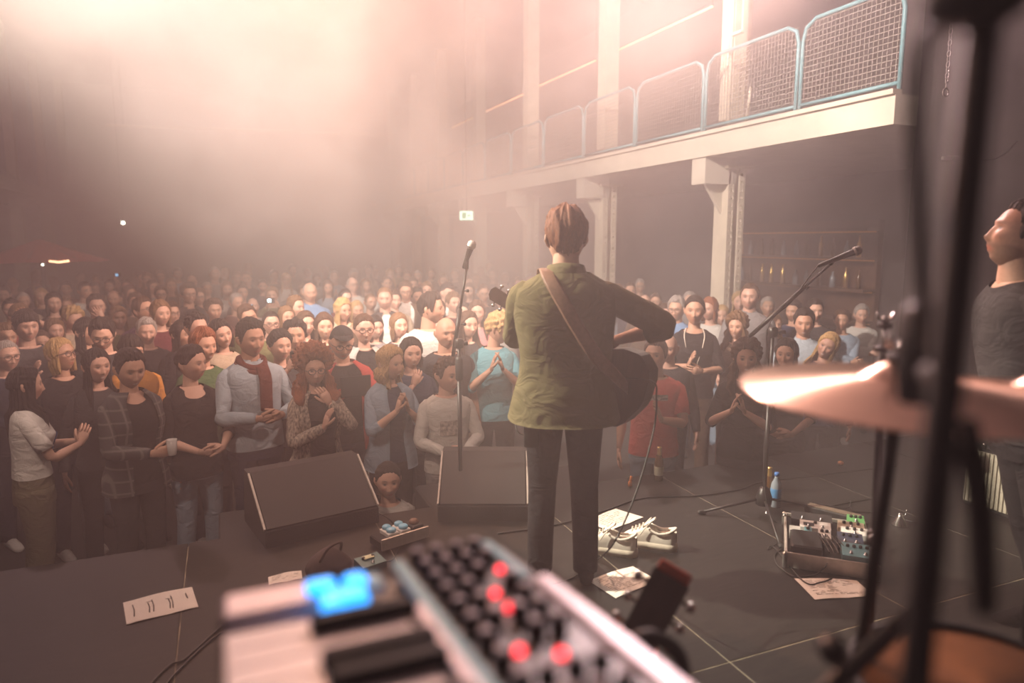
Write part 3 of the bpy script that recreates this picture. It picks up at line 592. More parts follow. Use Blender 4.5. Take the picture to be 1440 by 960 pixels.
# front rows, each with its own look
NEAR = [
 (30, 514, 4.4, dict(fem=1, hair='long', hc='dark', top='white', sleeve='short', arms=('clap', 'clap'), turn=75, ah=0.02, legs='khaki', legw=1.25, hem=0.98, D_=4.4, wrist=1), 'person in a white t-shirt with a blue disc print clapping side on'),
 (84, 475, 5.1, dict(fem=1, hair='bob', hc='blond', glasses=1, top='black', sleeve='short', drop=0.03, hy=25, hp=12, arms=('down', 'down')), 'person in glasses and a plain black t-shirt with head tipped up'),
 (132, 489, 4.85, dict(fem=1, hair='long', hc='dark', top='charcoal', smile=1, hy=10, arms=('down', 'clasp')), 'person in a charcoal top standing beside the dark plaid jacket'),
 (178, 488, 4.45, dict(fem=0.6, hair='short', hc='dark', fringe=0, top='black', over=('plaid_dark', 'jacket', 0.45), smile=1, hy=-8, hp=-10, arms=('hold', 'down'), drop=0.06, ah=0.0), 'person in a dark plaid jacket over black holding a small glass'),
 (265, 484, 4.5, dict(fem=1, hair='pony', hc='dark', vol=1.6, top='black', sleeve='rolled', hy=28, arms=('clasp', 'clasp'), drop=0.07, legs='denim blue', hem=0.80), 'person in a loose black v-neck top and jeans with hands clasped at the waist'),
 (350, 449, 5.0, dict(hair='short', hc='dark', top='pale denim', topname='denim_shirt', collar=1, arms=('clasp', 'clasp'), ah=0.08, beard=0.12, bulk=1.05, hy=5, scarf='rust'), 'person in a pale denim shirt and rust scarf with hands together'),
 (440, 492, 4.75, dict(fem=1, hair='curly', hc='red', vol=1.8, hlen=0.26, glasses=1, top='black', over=('knit_pattern', 'cardigan', 0.55), overhem=0.60, overflare=0.08, arms=('prayer', 'mouth'), hy=-12), 'person in glasses and a long speckled knit cardigan with a hand at the mouth'),
 (546, 486, 5.0, dict(fem=1, hair='curly', hc='blond', vol=0.7, hlen=0.16, top='navy', over=('denim blue', 'denim_shirt', 0.30), sleeve='rolled', arms=('prayer', 'prayer'), ah=0.06, hy=25, smile=1), 'person in an open dark denim shirt with sleeves rolled, clapping in front of the face'),
 (577, 473, 5.45, dict(fem=1, hair='long', hc='dark', hlen=0.10, fringe=1, top='navy', sleeve='short', arms=('mouth', 'down'), smile=1, hy=5), 'person in a navy t-shirt laughing with a hand raised to the mouth'),
 (626, 444, 5.5, dict(hair='bald', hc='grey', beard=0.25, top='charcoal', sleeve='short', arms=('down', 'down'), bulk=1.06, hy=8), 'person in a plain charcoal t-shirt with bare arms behind the child'),
 (627, 503, 4.95, dict(hair='curlyshort', hc='brown', vol=0.6, top='pale grey', topname='sweatshirt', arms=('clasp', 'clasp'), ah=0.02, headscale=1.10, hy=25, legs='grey', hem=0.84, emblem=1), 'child in a pale grey printed sweatshirt with hands together'),
 (479, 454, 5.25, dict(hair='cap', hatc='charcoal', hc='grey', beard=0.9, glasses=1, top='black', over=('red', 'jacket', 0.55), arms=('hold', 'hold'), ah=0.20, hy=-5, hp=-12), 'bearded person in a dark cap and open red jacket holding a tablet up'),
 (392, 463, 5.6, dict(fem=1, hair='pony', hc='dark', vol=2.0, top='charcoal', sleeve='short', arms=('phone', 'phone'), ah=0.12), 'person in a charcoal top with bare forearms raised, holding a camera'),
 (414, 449, 5.75, dict(fem=1, hair='curlyshort', hc='dark', top='brown', arms=('down', 'down'), hy=-10), 'person in a brown hooded top behind the person with the camera'),
 (511, 440, 5.95, dict(fem=1, hair='pony', hc='brown', glasses=1, smile=1, top='black', over=('pale grey', 'cardigan', 0.5), arms=('clasp', 'down')), 'person in glasses and a pale grey cardigan over black, smiling'),
 (602, 411, 6.3, dict(hair='short', hc='dark', beard=0.3, top='pale grey', topname='t_shirt', sleeve='short', arms=('down', 'down'), hy=62, bulk=1.08), 'person in a pale grey t-shirt with the head turned side on'),
 (657, 436, 6.35, dict(fem=1, hair='long', hc='brown', smile=1, top='charcoal', arms=('down', 'down'), hy=12), 'smiling person in a charcoal top beside the straight microphone stand'),
 (694, 437, 5.7, dict(fem=1, hair='curlyshort', hc='blond', top='teal', sleeve='elbow', arms=('prayer', 'prayer'), ah=0.08, hy=70, hp=-15), 'person in a teal striped shirt clapping close to the performer'),
 (34, 436, 5.9, dict(hair='short', hc='dark', fringe=1, top='charcoal', arms=('clap', 'down'), ah=0.10, bulk=1.1, hy=5), 'heavy-set person in a charcoal jumper clapping with fingers spread'),
 (117, 446, 6.2, dict(fem=1, hair='wavy', hc='dark', top='black', hy=35, smile=1), 'person in a black top turned half aside behind the glasses-wearer'),
 (144, 444, 5.75, dict(hair='short', hc='dark', glasses=1, beard=0.4, top='charcoal', hy=-30, hp=-18), 'person in glasses and a charcoal v-neck looking down'),
 (182, 471, 5.35, dict(hair='short', hc='dark', fringe=1, glasses=1, top='orange', arms=('down', 'down')), 'person in an orange jacket half hidden behind the front row'),
 (6, 477, 5.3, dict(hair='crop', hc='grey', glasses=1, top='navy', arms=('hold', 'down')), 'person in glasses and navy at the edge of the front rows'),
 (56, 463, 6.4, dict(fem=1, hair='pony', hc='brown', top='charcoal'), 'person in charcoal mostly hidden behind clapping hands'),
 (97, 429, 7.3, dict(fem=1, hair='curlyshort', hc='blond', top='beige', hy=25, hp=-15), 'person in a beige top with head bowed to one side'),
 (25, 427, 7.1, dict(hair='short', hc='light brown', top='red', sleeve='short', arms=('down', 'raise'), hy=20), 'person in a red t-shirt with one bare arm lifted'),
 (134, 413, 7.7, dict(hair='short', hc='dark', top='charcoal', sleeve='short', arms=('down', 'mouth'), ah=0.12), 'person in a charcoal t-shirt shading the face with a forearm'),
 (201, 418, 7.2, dict(hair='short', hc='brown', glasses=1, top='purple', topname='hooded_top', hy=30, hp=12, beard=0.4), 'person in glasses and a plum hooded top looking up'),
 (223, 421, 7.0, dict(fem=1, hair='bob', hc='light brown', top='maroon', arms=('clasp', 'clasp'), ah=0.06, hy=15), 'person in a maroon jumper clapping behind the mustard-coloured jacket'),
 (252, 451, 6.3, dict(fem=1, hair='wavy', hc='dark', top='black', hy=25), 'person in black standing behind the person with clasped hands'),
 (273, 439, 6.05, dict(hair='short', hc='dark', beard=0.7, top='charcoal', hy=15), 'bearded person in charcoal two rows behind the front'),
 (283, 462, 5.3, dict(fem=1, hair='short', hc='red', vol=1.3, top='green', sleeve='short', smile=1, hy=12), 'smiling person in a green t-shirt beside the denim shirt'),
 (312, 447, 6.0, dict(fem=1, hair='bob', hc='dark', top='beige', smile=1, hr=-12, arms=('prayer', 'prayer'), ah=0.0), 'smiling person with tilted head in a beige top, hands together'),
 (351, 427, 7.2, dict(hair='short', hc='brown', top='olive', hr=-15), 'person in an olive top with head tilted behind the denim shirt'),
 (428, 436, 6.7, dict(fem=1, hair='long', hc='brown', top='charcoal', hy=15), 'person in a charcoal top below the blue shirt'),
 (435, 396, 9.1, dict(hair='fringe', hc='grey', top='blue', topname='shirt', collar=1, arms=('down', 'pocket'), bulk=1.08), 'person in a bright blue collared shirt standing upright'),
 (413, 415, 8.0, dict(hair='short', hc='light brown', top='brown', hy=40), 'person in a brown shirt beside the blue shirt'),
 (480, 419, 7.7, dict(fem=1, hair='wavy', hc='blond', top='brown', hy=25, scarf='beige'), 'person in brown with a beige scarf'),
 (541, 403, 8.3, dict(hair='crop', hc='light brown', top='white', over=('charcoal', 'jacket', 0.25), hy=-8), 'tall person in a charcoal jacket over an open white shirt'),
 (570, 396, 9.6, dict(hair='short', hc='brown', glasses=1, top='white', collar=1, over=('brown', 'jacket', 0.5)), 'person in glasses and a white shirt under a brown jacket'),
 (627, 396, 9.2, dict(hair='cap', hatc='black', hc='dark', top='white', hy=50), 'person in a black cap and white shirt looking aside'),
 (264, 398, 9.0, dict(hair='short', hc='dark', vol=1.4, glasses=1, smile=1, top='black', over=('charcoal', 'jacket', 0.3), arms=('prayer', 'prayer')), 'smiling person in glasses and a charcoal jacket clapping'),
 (301, 374, 13.0, dict(hair='crop', hc='grey', top='grey', sleeve='short', bulk=1.15), 'broad person in a plain grey t-shirt towards the back'),
 (117, 396, 10.3, dict(hair='short', hc='dark', top='white', sleeve='short', hy=30), 'person in a white t-shirt with the head turned'),
 (74, 410, 8.5, dict(fem=1, hair='long', hc='dark', hlen=0.14, top='black', drop=0.02), 'person in a round-necked black top below the red parasol'),
 (680, 399, 9.7, dict(fem=1, hair='pony', hc='brown', glasses=1, top='charcoal', smile=1), 'person in glasses and charcoal beside the guitar headstock'),
 (671, 421, 7.5, dict(fem=1, hair='long', hc='brown', smile=1, top='pink', hy=-10), 'smiling person in a pink top between the stand and the guitar'),
 (886, 396, 10.4, dict(hair='crop', hc='brown', top='navy'), 'person in navy showing over the guitarist\'s shoulder'),
 (907, 413, 9.4, dict(hair='bald', hc='grey', top='brown'), 'person in a brown top close behind the guitarist\'s arm'),
 (922, 411, 9.5, dict(fem=1, hair='pony', hc='brown', top='maroon'), 'person in maroon behind the guitarist\'s elbow'),
 (936, 426, 8.1, dict(fem=1, hair='bob', hc='brown', glasses=1, top='charcoal'), 'person in glasses and charcoal beside the grey-shirted neighbour'),
 (953, 417, 7.6, dict(hair='short', hc='grey', glasses=1, top='blue', collar=1, hy=-20), 'person in glasses and a pale blue collared shirt by the column'),
 (970, 408, 9.2, dict(hair='crop', hc='grey', top='grey'), 'person in grey hidden behind the person with a lanyard'),
 (978, 414, 6.5, dict(fem=1, hair='pony', hc='dark', top='black', sleeve='elbow', arms=('clap', 'hold'), ah=0.04, neck=1.45, drop=0.03, lanyard=1, hy=-5), 'person in a wide-necked black top and lanyard clapping'),
 (1000, 417, 7.7, dict(fem=1, hair='bob', hc='red', top='pale grey', hy=-30), 'person in a pale grey top beside the riveted column'),
 (1038, 440, 6.75, dict(fem=1, hair='curly', hc='light brown', top='brown', hy=-10, smile=1), 'smiling person in a brown top in front of the riveted column'),
 (941, 468, 5.75, dict(hair='bald', hc='grey', top='charcoal', smile=1, hy=-15), 'person in charcoal behind the salmon-red polo shirt'),
 (923, 476, 5.15, dict(hair='short', hc='brown', top='salmon', topname='polo_shirt', sleeve='short', arms=('down', 'clap'), ah=0.05, bulk=1.05, hy=-15, hp=8, legs='denim blue', hem=0.84, print_=1), 'person in a salmon-red polo shirt holding a forearm across the chest'),
 (1056, 397, 7.0, dict(hair='crop', hc='brown', top='grey', collar=1, hy=-12, bulk=1.06), 'tall person in a grey collared shirt next to the riveted column'),
 (1118, 422, 8.0, dict(hair='short', hc='dark', beard=0.5, top='navy', hy=-25), 'person in navy behind the boom microphone stand'),
 (1146, 420, 7.9, dict(hair='short', hc='dark', beard=0.4, top='charcoal', hy=10), 'person in charcoal at the edge of the crowd near the bar'),
 (1132, 434, 6.5, dict(hair='short', hc='dark', top='pale denim', collar=1, smile=1, bulk=1.05, hy=-5), 'person in a pale denim shirt with a companion leaning on one shoulder'),
 (1160, 464, 6.05, dict(fem=1, hair='long', hc='blond', top='navy', smile=1, hr=22, hy=-10), 'person in navy leaning the head on the neighbour\'s shoulder'),
 (1108, 474, 5.4, dict(fem=1, hair='long', hc='dark', top='charcoal', smile=1, arms=('clasp', 'clasp'), ah=-0.03, hy=-8, drop=0.03, sleeve='elbow'), 'person in a charcoal top with hands joined behind the boom stand'),
 (1050, 477, 5.0, dict(fem=1, hair='curly', hc='brown', vol=0.9, top='black', sleeve='elbow', smile=1, arms=('prayer', 'prayer'), ah=0.02, hy=12), 'smiling person in a black top clapping below the riveted column'),
]
FAR = [(17, 389, 12.5), (50, 379, 13.6), (57, 405, 10.2), (92, 396, 12), (131, 397, 12), (91, 417, 9.6), (136, 385, 15.5), (154, 392, 12.8), (163, 391, 14), (178, 393, 13), (180, 400, 10.6), (190, 412, 9),
 (197, 380, 15), (199, 382, 14), (207, 383, 13.2), (213, 393, 12), (240, 391, 11.8), (249, 377, 15), (269, 386, 12.8), (279, 405, 10.2), (333, 381, 13.8), (346, 381, 13), (349, 369, 17.5), (369, 392, 12.6), (331, 411, 9), (355, 418, 9.4),
 (402, 383, 13.2), (411, 372, 17.5), (428, 400, 11.4), (470, 380, 14.5), (461, 393, 11.8), (484, 405, 9.4), (496, 378, 14.8), (495, 389, 11.3), (517, 373, 16.6), (527, 374, 17.2), (514, 392, 12.6), (548, 378, 15.6), (544, 388, 12.6), (554, 409, 9.4),
 (500, 422, 8.8), (526, 443, 7.1), (573, 381, 15.5), (588, 379, 15.2), (605, 376, 16), (600, 396, 10.6), (623, 385, 13.2), (637, 412, 8.6), (668, 384, 14), (658, 388, 12.6), (693, 377, 14.6), (660, 397, 11), (676, 374, 17.5), (710, 383, 15), (688, 369, 18.5), (652, 425, 8.6), (708, 410, 9),
 (5, 402, 10.8), (30, 410, 9.6), (112, 382, 16), (160, 407, 9.8), (225, 402, 10.8), (290, 396, 12), (318, 395, 11.2), (382, 404, 10.4), (445, 384, 15), (300, 420, 8.2), (240, 425, 8), (165, 430, 7.4), (380, 436, 6.9), (455, 440, 6.7), (560, 440, 6.8), (5, 455, 6.2), (75, 447, 6.7), (585, 404, 9.9), (615, 420, 7.9), (520, 412, 9.6),
 (75, 388, 14.5), (225, 380, 15.2), (316, 377, 15.8), (385, 379, 15.4), (432, 376, 16.6), (560, 373, 18), (640, 378, 16.4), (457, 374, 17.6), (580, 390, 12.8), (15, 420, 8.2), (340, 400, 10.9), (402, 430, 7.6), (205, 447, 6.4),
 (1088, 440, 7.2), (1015, 428, 8.4), (1185, 436, 8.0), (1212, 428, 8.6), (730, 390, 12.4), (745, 384, 13.6), (764, 394, 12.2), (735, 405, 9.6), (900, 392, 12.4), (868, 400, 11.2), (1080, 418, 9.4), (1040, 410, 10)]
M_plaid = mat('plaid_dark', (0.030, 0.030, 0.032), 0.9, var=0.6, scale=10)
def plaid(m):
    nt = m.node_tree; N = nt.nodes; L = nt.links; b = N['Principled BSDF']; tc = N.new('ShaderNodeTexCoord')
    w1 = N.new('ShaderNodeTexWave'); w1.inputs['Scale'].default_value = 4; w2 = N.new('ShaderNodeTexWave'); w2.bands_direction = 'Z'; w2.inputs['Scale'].default_value = 4
    L.new(tc.outputs['Object'], w1.inputs['Vector']); L.new(tc.outputs['Object'], w2.inputs['Vector'])
    mx = N.new('ShaderNodeMath'); mx.operation = 'MAXIMUM'; L.new(w1.outputs['Fac'], mx.inputs[0]); L.new(w2.outputs['Fac'], mx.inputs[1])
    rp = N.new('ShaderNodeValToRGB'); rp.color_ramp.elements[0].position = 0.88; rp.color_ramp.elements[0].color = (0.02, 0.02, 0.022, 1); rp.color_ramp.elements[1].color = (0.13, 0.12, 0.11, 1)
    L.new(mx.outputs[0], rp.inputs[0]); L.new(rp.outputs[0], b.inputs['Base Color'])
plaid(M_plaid)
M_knit = mat('knit_pattern', (0.26, 0.22, 0.18), 0.95, var=0.85, scale=75, bump=0.5, spec=0.1, stretch=(1, 1, 0.45))
rng = random.Random(11)
CROWD = []
def spec(px, py, D, q, label):
    p = dict(q); p['label'] = label; p['D'] = D; p['px'] = px; p['py'] = py; p['fem'] = p.get('fem', 0)
    for k in ('hy', 'hp', 'hr'):
        if k in p: p[k] = math.radians(p[k])
    CROWD.append(p)
for (px, py, D, q, lab) in NEAR: spec(px, py, D, q, lab)
PHONE = {(331, 411): ('down', 'phone'), (382, 404): ('phone', 'phone'), (163, 391): ('raise', 'down')}
FT = ['black', 'charcoal', 'charcoal', 'navy', 'grey', 'brown', 'maroon', 'black', 'pale grey', 'olive', 'denim blue', 'white', 'purple', 'beige', 'rust', 'navy']
for i, (px, py, D) in enumerate(FAR):
    f = 1.0 if rng.random() < 0.42 else 0.0
    q = dict(fem=f, hair=rng.choice(['long', 'bob', 'pony', 'wavy'] if f else ['short', 'short', 'crop', 'crop', 'fringe', 'curlyshort']), hc=rng.choice(['dark', 'brown', 'brown', 'light brown', 'blond' if f else 'grey']),
             top=rng.choice(FT), sleeve=rng.choice(['long', 'long', 'short']), arms=rng.choice([('down', 'down'), ('prayer', 'prayer'), ('fold', 'fold'), ('clasp', 'clasp'), ('down', 'pocket')]), hy=rng.uniform(-18, 22), hp=rng.uniform(-4, 8),
             smile=rng.random() < 0.4, beard=0.4 if (not f and rng.random() < 0.2) else 0, glasses=1 if (rng.random() < 0.2 and D < 13) else 0, bulk=rng.uniform(0.96, 1.1) if not f else 1.0)
    pose = {'down': 'arms at the sides', 'prayer': 'clapping', 'fold': 'arms folded', 'clasp': 'hands joined'}[q['arms'][0]]
    if q['arms'][1] == 'pocket': pose = 'one hand in a pocket'
    zone = 'in the last rows' if D > 14 else ('in the rear half' if D > 11 else ('in the middle rows' if D > 8 else 'behind the front rows'))
    if px > 720: zone = 'beside the gallery columns'
    elif px < 135 and D > 11: zone = 'near the red parasol'
    if (px, py) in PHONE: q['arms'] = PHONE[(px, py)]; q['ah'] = 0.12; pose = 'holding up a phone'
    spec(px, py, D, q, 'person in a %s%s top%s, %s, %s' % (q['top'], ' short-sleeved' if q['sleeve'] == 'short' else '', ' and glasses' if q['glasses'] and q['sleeve'] != 'short' else '', pose, zone))
# stand them on the floor: the height follows from the head's place; ease apart any two that stand too close
def near_col(p): return any(abs(p['y']-(Y0+SP*k)) < 0.5 and abs(p['x']-XC) < 0.5 for k in range(7))
def place(p):
    P = at(p['px'], p['py'], p['D']); p['x'], p['y'] = P[0], P[1]; p['H'] = P[2]-ZF-0.012
for it in range(40):
    for p in CROWD: place(p)
    moved = False
    for i, a in enumerate(CROWD):
        for b_ in CROWD[i+1:]:
            dx, dy = a['x']-b_['x'], a['y']-b_['y']
            if abs(dx) < 0.42 and abs(dy) < 0.34 and math.hypot(dx/0.42, dy/0.34) < 1:
                n, f = (a, b_) if a['D'] < b_['D'] else (b_, a); f['D'] += 0.03*f['D']/8
                if n['D'] > 4.9: n['D'] -= 0.012*n['D']/8
                moved = True
    for p in CROWD:
        place(p)
        if near_col(p): p['D'] -= 0.08
        if p['H'] > 1.93: p['D'] += 0.06
        if p['H'] < 1.52 and p['px'] != 627: p['D'] -= 0.05
    if not moved: break
for i, p in enumerate(CROWD):
    place(p); v = PERF-np.array([p['x'], p['y']])
    p['yaw'] = math.atan2(v[0], -v[1])*0.75+math.radians(p.get('turn', 0))+rng.uniform(-0.12, 0.12); p['seed'] = i*13+5; p.setdefault('legs', rng.choice(['charcoal', 'black', 'denim blue', 'navy', 'brown']))
    if p['hair'] in ('short', 'crop') and not p['fem']: p['vol'] = p.get('vol', 1.0)*rng.uniform(0.8, 1.3)
    make_person(p)
print('people', len(CROWD), 'heights', min(p['H'] for p in CROWD), max(p['H'] for p in CROWD))
# ---------------------------------------------------------------- performers and instruments
CLOTH['jacket olive'] = (0.115, 0.10, 0.052); CLOTH['dark jeans'] = (0.014, 0.013, 0.015)
M_wood_dark = mat('guitar_dark_wood', (0.030, 0.013, 0.008), 0.35, var=0.4, scale=12, stretch=(1, 8, 1), coat=0.3)
M_wood_red = mat('guitar_red_wood', (0.42, 0.07, 0.025), 0.35, var=0.2, scale=15, coat=0.3)
M_fret = mat('rosewood_board', (0.022, 0.013, 0.010), 0.5)
M_chrome = mat('chrome', (0.75, 0.74, 0.72), 0.18, 1.0, var=0.05)
M_leather = mat('brown_strap_leather', (0.16, 0.085, 0.055), 0.6, var=0.2, scale=60)
M_steel = mat('steel_grey', (0.35, 0.34, 0.33), 0.35, 0.9, var=0.1)
M_rubber = mat('black_rubber', (0.012, 0.012, 0.012), 0.6)
M_cable = mat('black_cable', (0.014, 0.013, 0.013), 0.45)
M_whitepl = mat('white_plastic', (0.75, 0.72, 0.68), 0.4, var=0.04)
def guitar(name, label, M, acoustic=True, strap=None, wood=None, head_mat=None, tip_mat=None):
    """M: frame with origin at the lower-bout centre, +y along the neck, +z out of the top"""
    t = thing(name, label, 'guitar', M[:3, 3])
    M = M.copy(); M[:3, 3] = 0
    wood = wood or M_wood_dark; dp = 0.105 if acoustic else 0.045
    tt = np.linspace(0, 1, 22); y = -0.19+0.49*tt
    wd = np.interp(tt, [0, 0.03, 0.10, 0.25, 0.42, 0.58, 0.75, 0.90, 0.97, 1.0], [0.02, 0.10, 0.165, 0.200, 0.178, 0.125, 0.142, 0.130, 0.085, 0.02])
    poly = [(a, b) for a, b in zip(wd, y)]+[(-a, b) for a, b in zip(wd[::-1], y[::-1])]
    b = MB().prism(poly, -dp, 0, M).build('guitar_body', wood, t, False)
    if acoustic:
        MB().lathe([(0.050, 0.0005), (0.058, 0.0005), (0.058, 0.002), (0.050, 0.002), (0.050, 0.0005)], 28, M@mtx((0, 0.10, 0)), cap=False).build('rosette', M_leather, t)
        ct = MB().lathe([(0.048, -0.07), (0.048, 0.02)], 28, M@mtx((0, 0.10, 0))).build('cutter', wood, t, False)
        md = b.modifiers.new('hole', 'BOOLEAN'); md.operation = 'DIFFERENCE'; md.object = ct; md.solver = 'EXACT'
        dg = bpy.context.evaluated_depsgraph_get(); me = bpy.data.meshes.new_from_object(b.evaluated_get(dg)); b.modifiers.clear(); b.data = me; bpy.data.objects.remove(ct)
    else:
        for yy in (0.02, 0.12): MB().bbox(0, yy, 0.008, 0.08, 0.035, 0.016, 0.003, M).build('pickup', M_rubber, t)
    MB().bbox(0, -0.05, 0.006, 0.16, 0.025, 0.012, 0.004, M).build('bridge', M_fret, t)
    nk = MB().loft([M[:3, :3]@np.array(p) for p in ((0, 0.27, -0.012), (0, 0.45, -0.008), (0, 0.66, -0.008))], [0.028, 0.025, 0.022], [0.018, 0.014, 0.012], up=M[:3, 2], n=10).build('neck', wood, t)
    MB().box(0, 0.40, 0.004, 0.050, 0.53, 0.006, M=M).build('fretboard', M_fret, nk, False)
    Mh = M@mtx((0, 0.665, -0.004), x=(1, 0, 0), z=(0, 0.2, 1)); hp = [(-0.022, 0), (-0.036, 0.03), (-0.039, 0.165), (-0.015, 0.182), (0.015, 0.182), (0.039, 0.165), (0.036, 0.03), (0.022, 0)]
    h = MB().prism(hp[::-1], -0.014, 0.0, Mh).build('headstock', head_mat or wood, t, False)
    if tip_mat: MB().bbox(0, 0.178, -0.006, 0.070, 0.024, 0.020, 0.004, Mh).build('head_edge', tip_mat, h, False)
    for k in range(3):
        for sd in (-1, 1):
            q = Mh@mtx((sd*0.046, 0.045+0.045*k, -0.008), x=(0, 1, 0), z=(sd, 0, 0))
            MB().lathe([(0.004, -0.014), (0.004, 0.004), (0.010, 0.006), (0.010, 0.018), (0.005, 0.021)], 8, q).build('tuning_peg', M_chrome, h)
    st_ = MB()
    for k in range(6):
        x = -0.020+0.008*k; st_.loft([(M@np.array([x*1.3, -0.05, 0.012, 1]))[:3], (M@np.array([x*0.85, 0.67, 0.010, 1]))[:3]], 0.0008, up=M[:3, 2], n=4)
    st_.build('strings', M_steel, t)
    if strap is not None:
        s_, nr_ = strap; MB().loft(spline(s_-np.array(t.location), 4), 0.031, 0.003, up=spline(nr_, 4), n=8).build('strap', M_leather, t)
    return t
# lead performer, seen from behind
PX, PY, PYAW = 1.44, 2.84, math.pi-0.42
def wl(q):
    c, s_ = math.cos(PYAW), math.sin(PYAW); q = np.asarray(q, float); return np.stack([PX+c*q[..., 0]-s_*q[..., 1], PY+s_*q[..., 0]+c*q[..., 1], q[..., 2]], -1)
perf = dict(x=PX, y=PY, z=0.0, H=1.765, D=3.2, seed=3, yaw=PYAW, label='person in an olive jacket playing an acoustic guitar with back turned at centre stage', group='band on stage', hair='short', hc='auburn', vol=1.15,
            top='charcoal', over=('jacket olive', 'jacket', 0.30), overhem=0.80, overflare=0.05, legs='dark jeans', shoes='black', legw=1.0, sleeve='rolled', bulk=1.13, loose=1.15, hy=0.05, hp=0.05,
            arms=(dict(P_((-0.25, -0.12, 1.15), (-1, 0.15, -0.25), (0.7, -0.5, -0.5), (0, 1, 0.2), 0.5), E=(-0.455, 0.03, 1.235)), P_((0.145, -0.40, 1.215), (0.55, 0.45, -1), (0.0, -0.5, 0.85), (-0.7, 0.5, 0.3), 0.8)))
make_person(perf)
pr = perf['_root']
a = np.linspace(-math.pi/2+0.5, 1.5*math.pi-0.5, 20); rows = [np.stack([r*np.cos(a), 0.012+r*np.sin(a)*0.95, z+0.018*np.sin(a)], 1) for r, z in ((0.072, 1.452), (0.072, 1.500), (0.084, 1.502), (0.100, 1.455), (0.096, 1.445))]
MB().add(np.vstack(rows), grid_faces(5, 20, False)).build('jacket_collar', cloth('jacket olive'), pr)
MB().loft(spline(np.array([(0.19, -0.02, 0.84), (0.225, 0.0, 0.80), (0.215, -0.02, 0.73), (0.17, -0.05, 0.70)]), 6), 0.0035, n=6).build('earphone_cable', M_whitepl, pr)
MB().bbox(0.15, 0.08, 0.74, 0.07, 0.03, 0.11, 0.006).build('beltpack', M_rubber, pr)
lo, hi = wl((-0.27, -0.17, 0.96)), wl((0.32, -0.56, 1.34)); yv = nrm(hi-lo); zv = wl((0, -1, 0.25))-wl((0, 0, 0))
Mg = mtx(lo, x=np.cross(yv, nrm(zv-yv*(zv@yv))), z=zv-yv*(zv@yv))
strap_pts = wl(np.array([(0.09, -0.20, 1.30), (0.10, -0.11, 1.45), (0.095, 0.03, 1.505), (0.07, 0.135, 1.455), (0.015, 0.180, 1.36), (-0.05, 0.192, 1.25), (-0.13, 0.186, 1.13), (-0.225, 0.13, 1.03), (-0.295, -0.02, 0.95), (-0.31, -0.14, 0.90)]))
o0 = wl(np.array([0, 0, 0.])); strap_nr = np.array([wl(np.array(q))-o0 for q in [(0, -1, 0.1), (0, -0.5, 0.8), (0, 0.1, 1), (0, 0.8, 0.5), (0, 1, 0.2), (-0.1, 1, 0.1), (-0.3, 1, 0), (-0.8, 0.6, 0), (-1, 0.1, 0), (-1, -0.2, 0)]])
guitar('acoustic_guitar', 'dark acoustic guitar on a brown leather strap held by the performer', Mg, True, (strap_pts, strap_nr))
# second player at the stage side, leaning in with the head tipped back
P2 = at(1556, 296, 2.62)
g2 = dict(x=P2[0], y=P2[1], z=0.0, H=1.80, D=3.0, seed=21, yaw=-2.25, shoes='black', label='person in a dark t-shirt with head tipped back at the side of the stage', group='band on stage', hair='short', hc='dark', beard=0.5, top='charcoal', sleeve='short', legs='dark jeans', hp=0.55, arms=(P_((-0.10, 0.20, 0.98), (-0.6, 1, -0.3), (0.6, 0, -0.6), (0, 1, 0), 0.4), P_((0.10, 0.20, 0.98), (0.6, 1, -0.3), (-0.6, 0, -0.6), (0, 1, 0), 0.4)))
make_person(g2); g2['_root'].rotation_euler = (0.19, 0, -2.25)
# crouched helper in front of the stage
P3 = at(545, 650, 4.62)
pit = dict(x=P3[0], y=P3[1], H=1.66, D=4.6, seed=9, fem=1, z=P3[2]-1.66, yaw=0.0, label='person in a pale grey t-shirt sitting on the floor below the stage edge', group='people in front of the stage', hair='pony', hc='dark', top='pale grey', sleeve='short', hy=-0.1, arms=('clasp', 'clasp'), legs='charcoal')
pit['sit'] = (ZF-pit['z'])/(pit['H']/1.75)
make_person(pit)
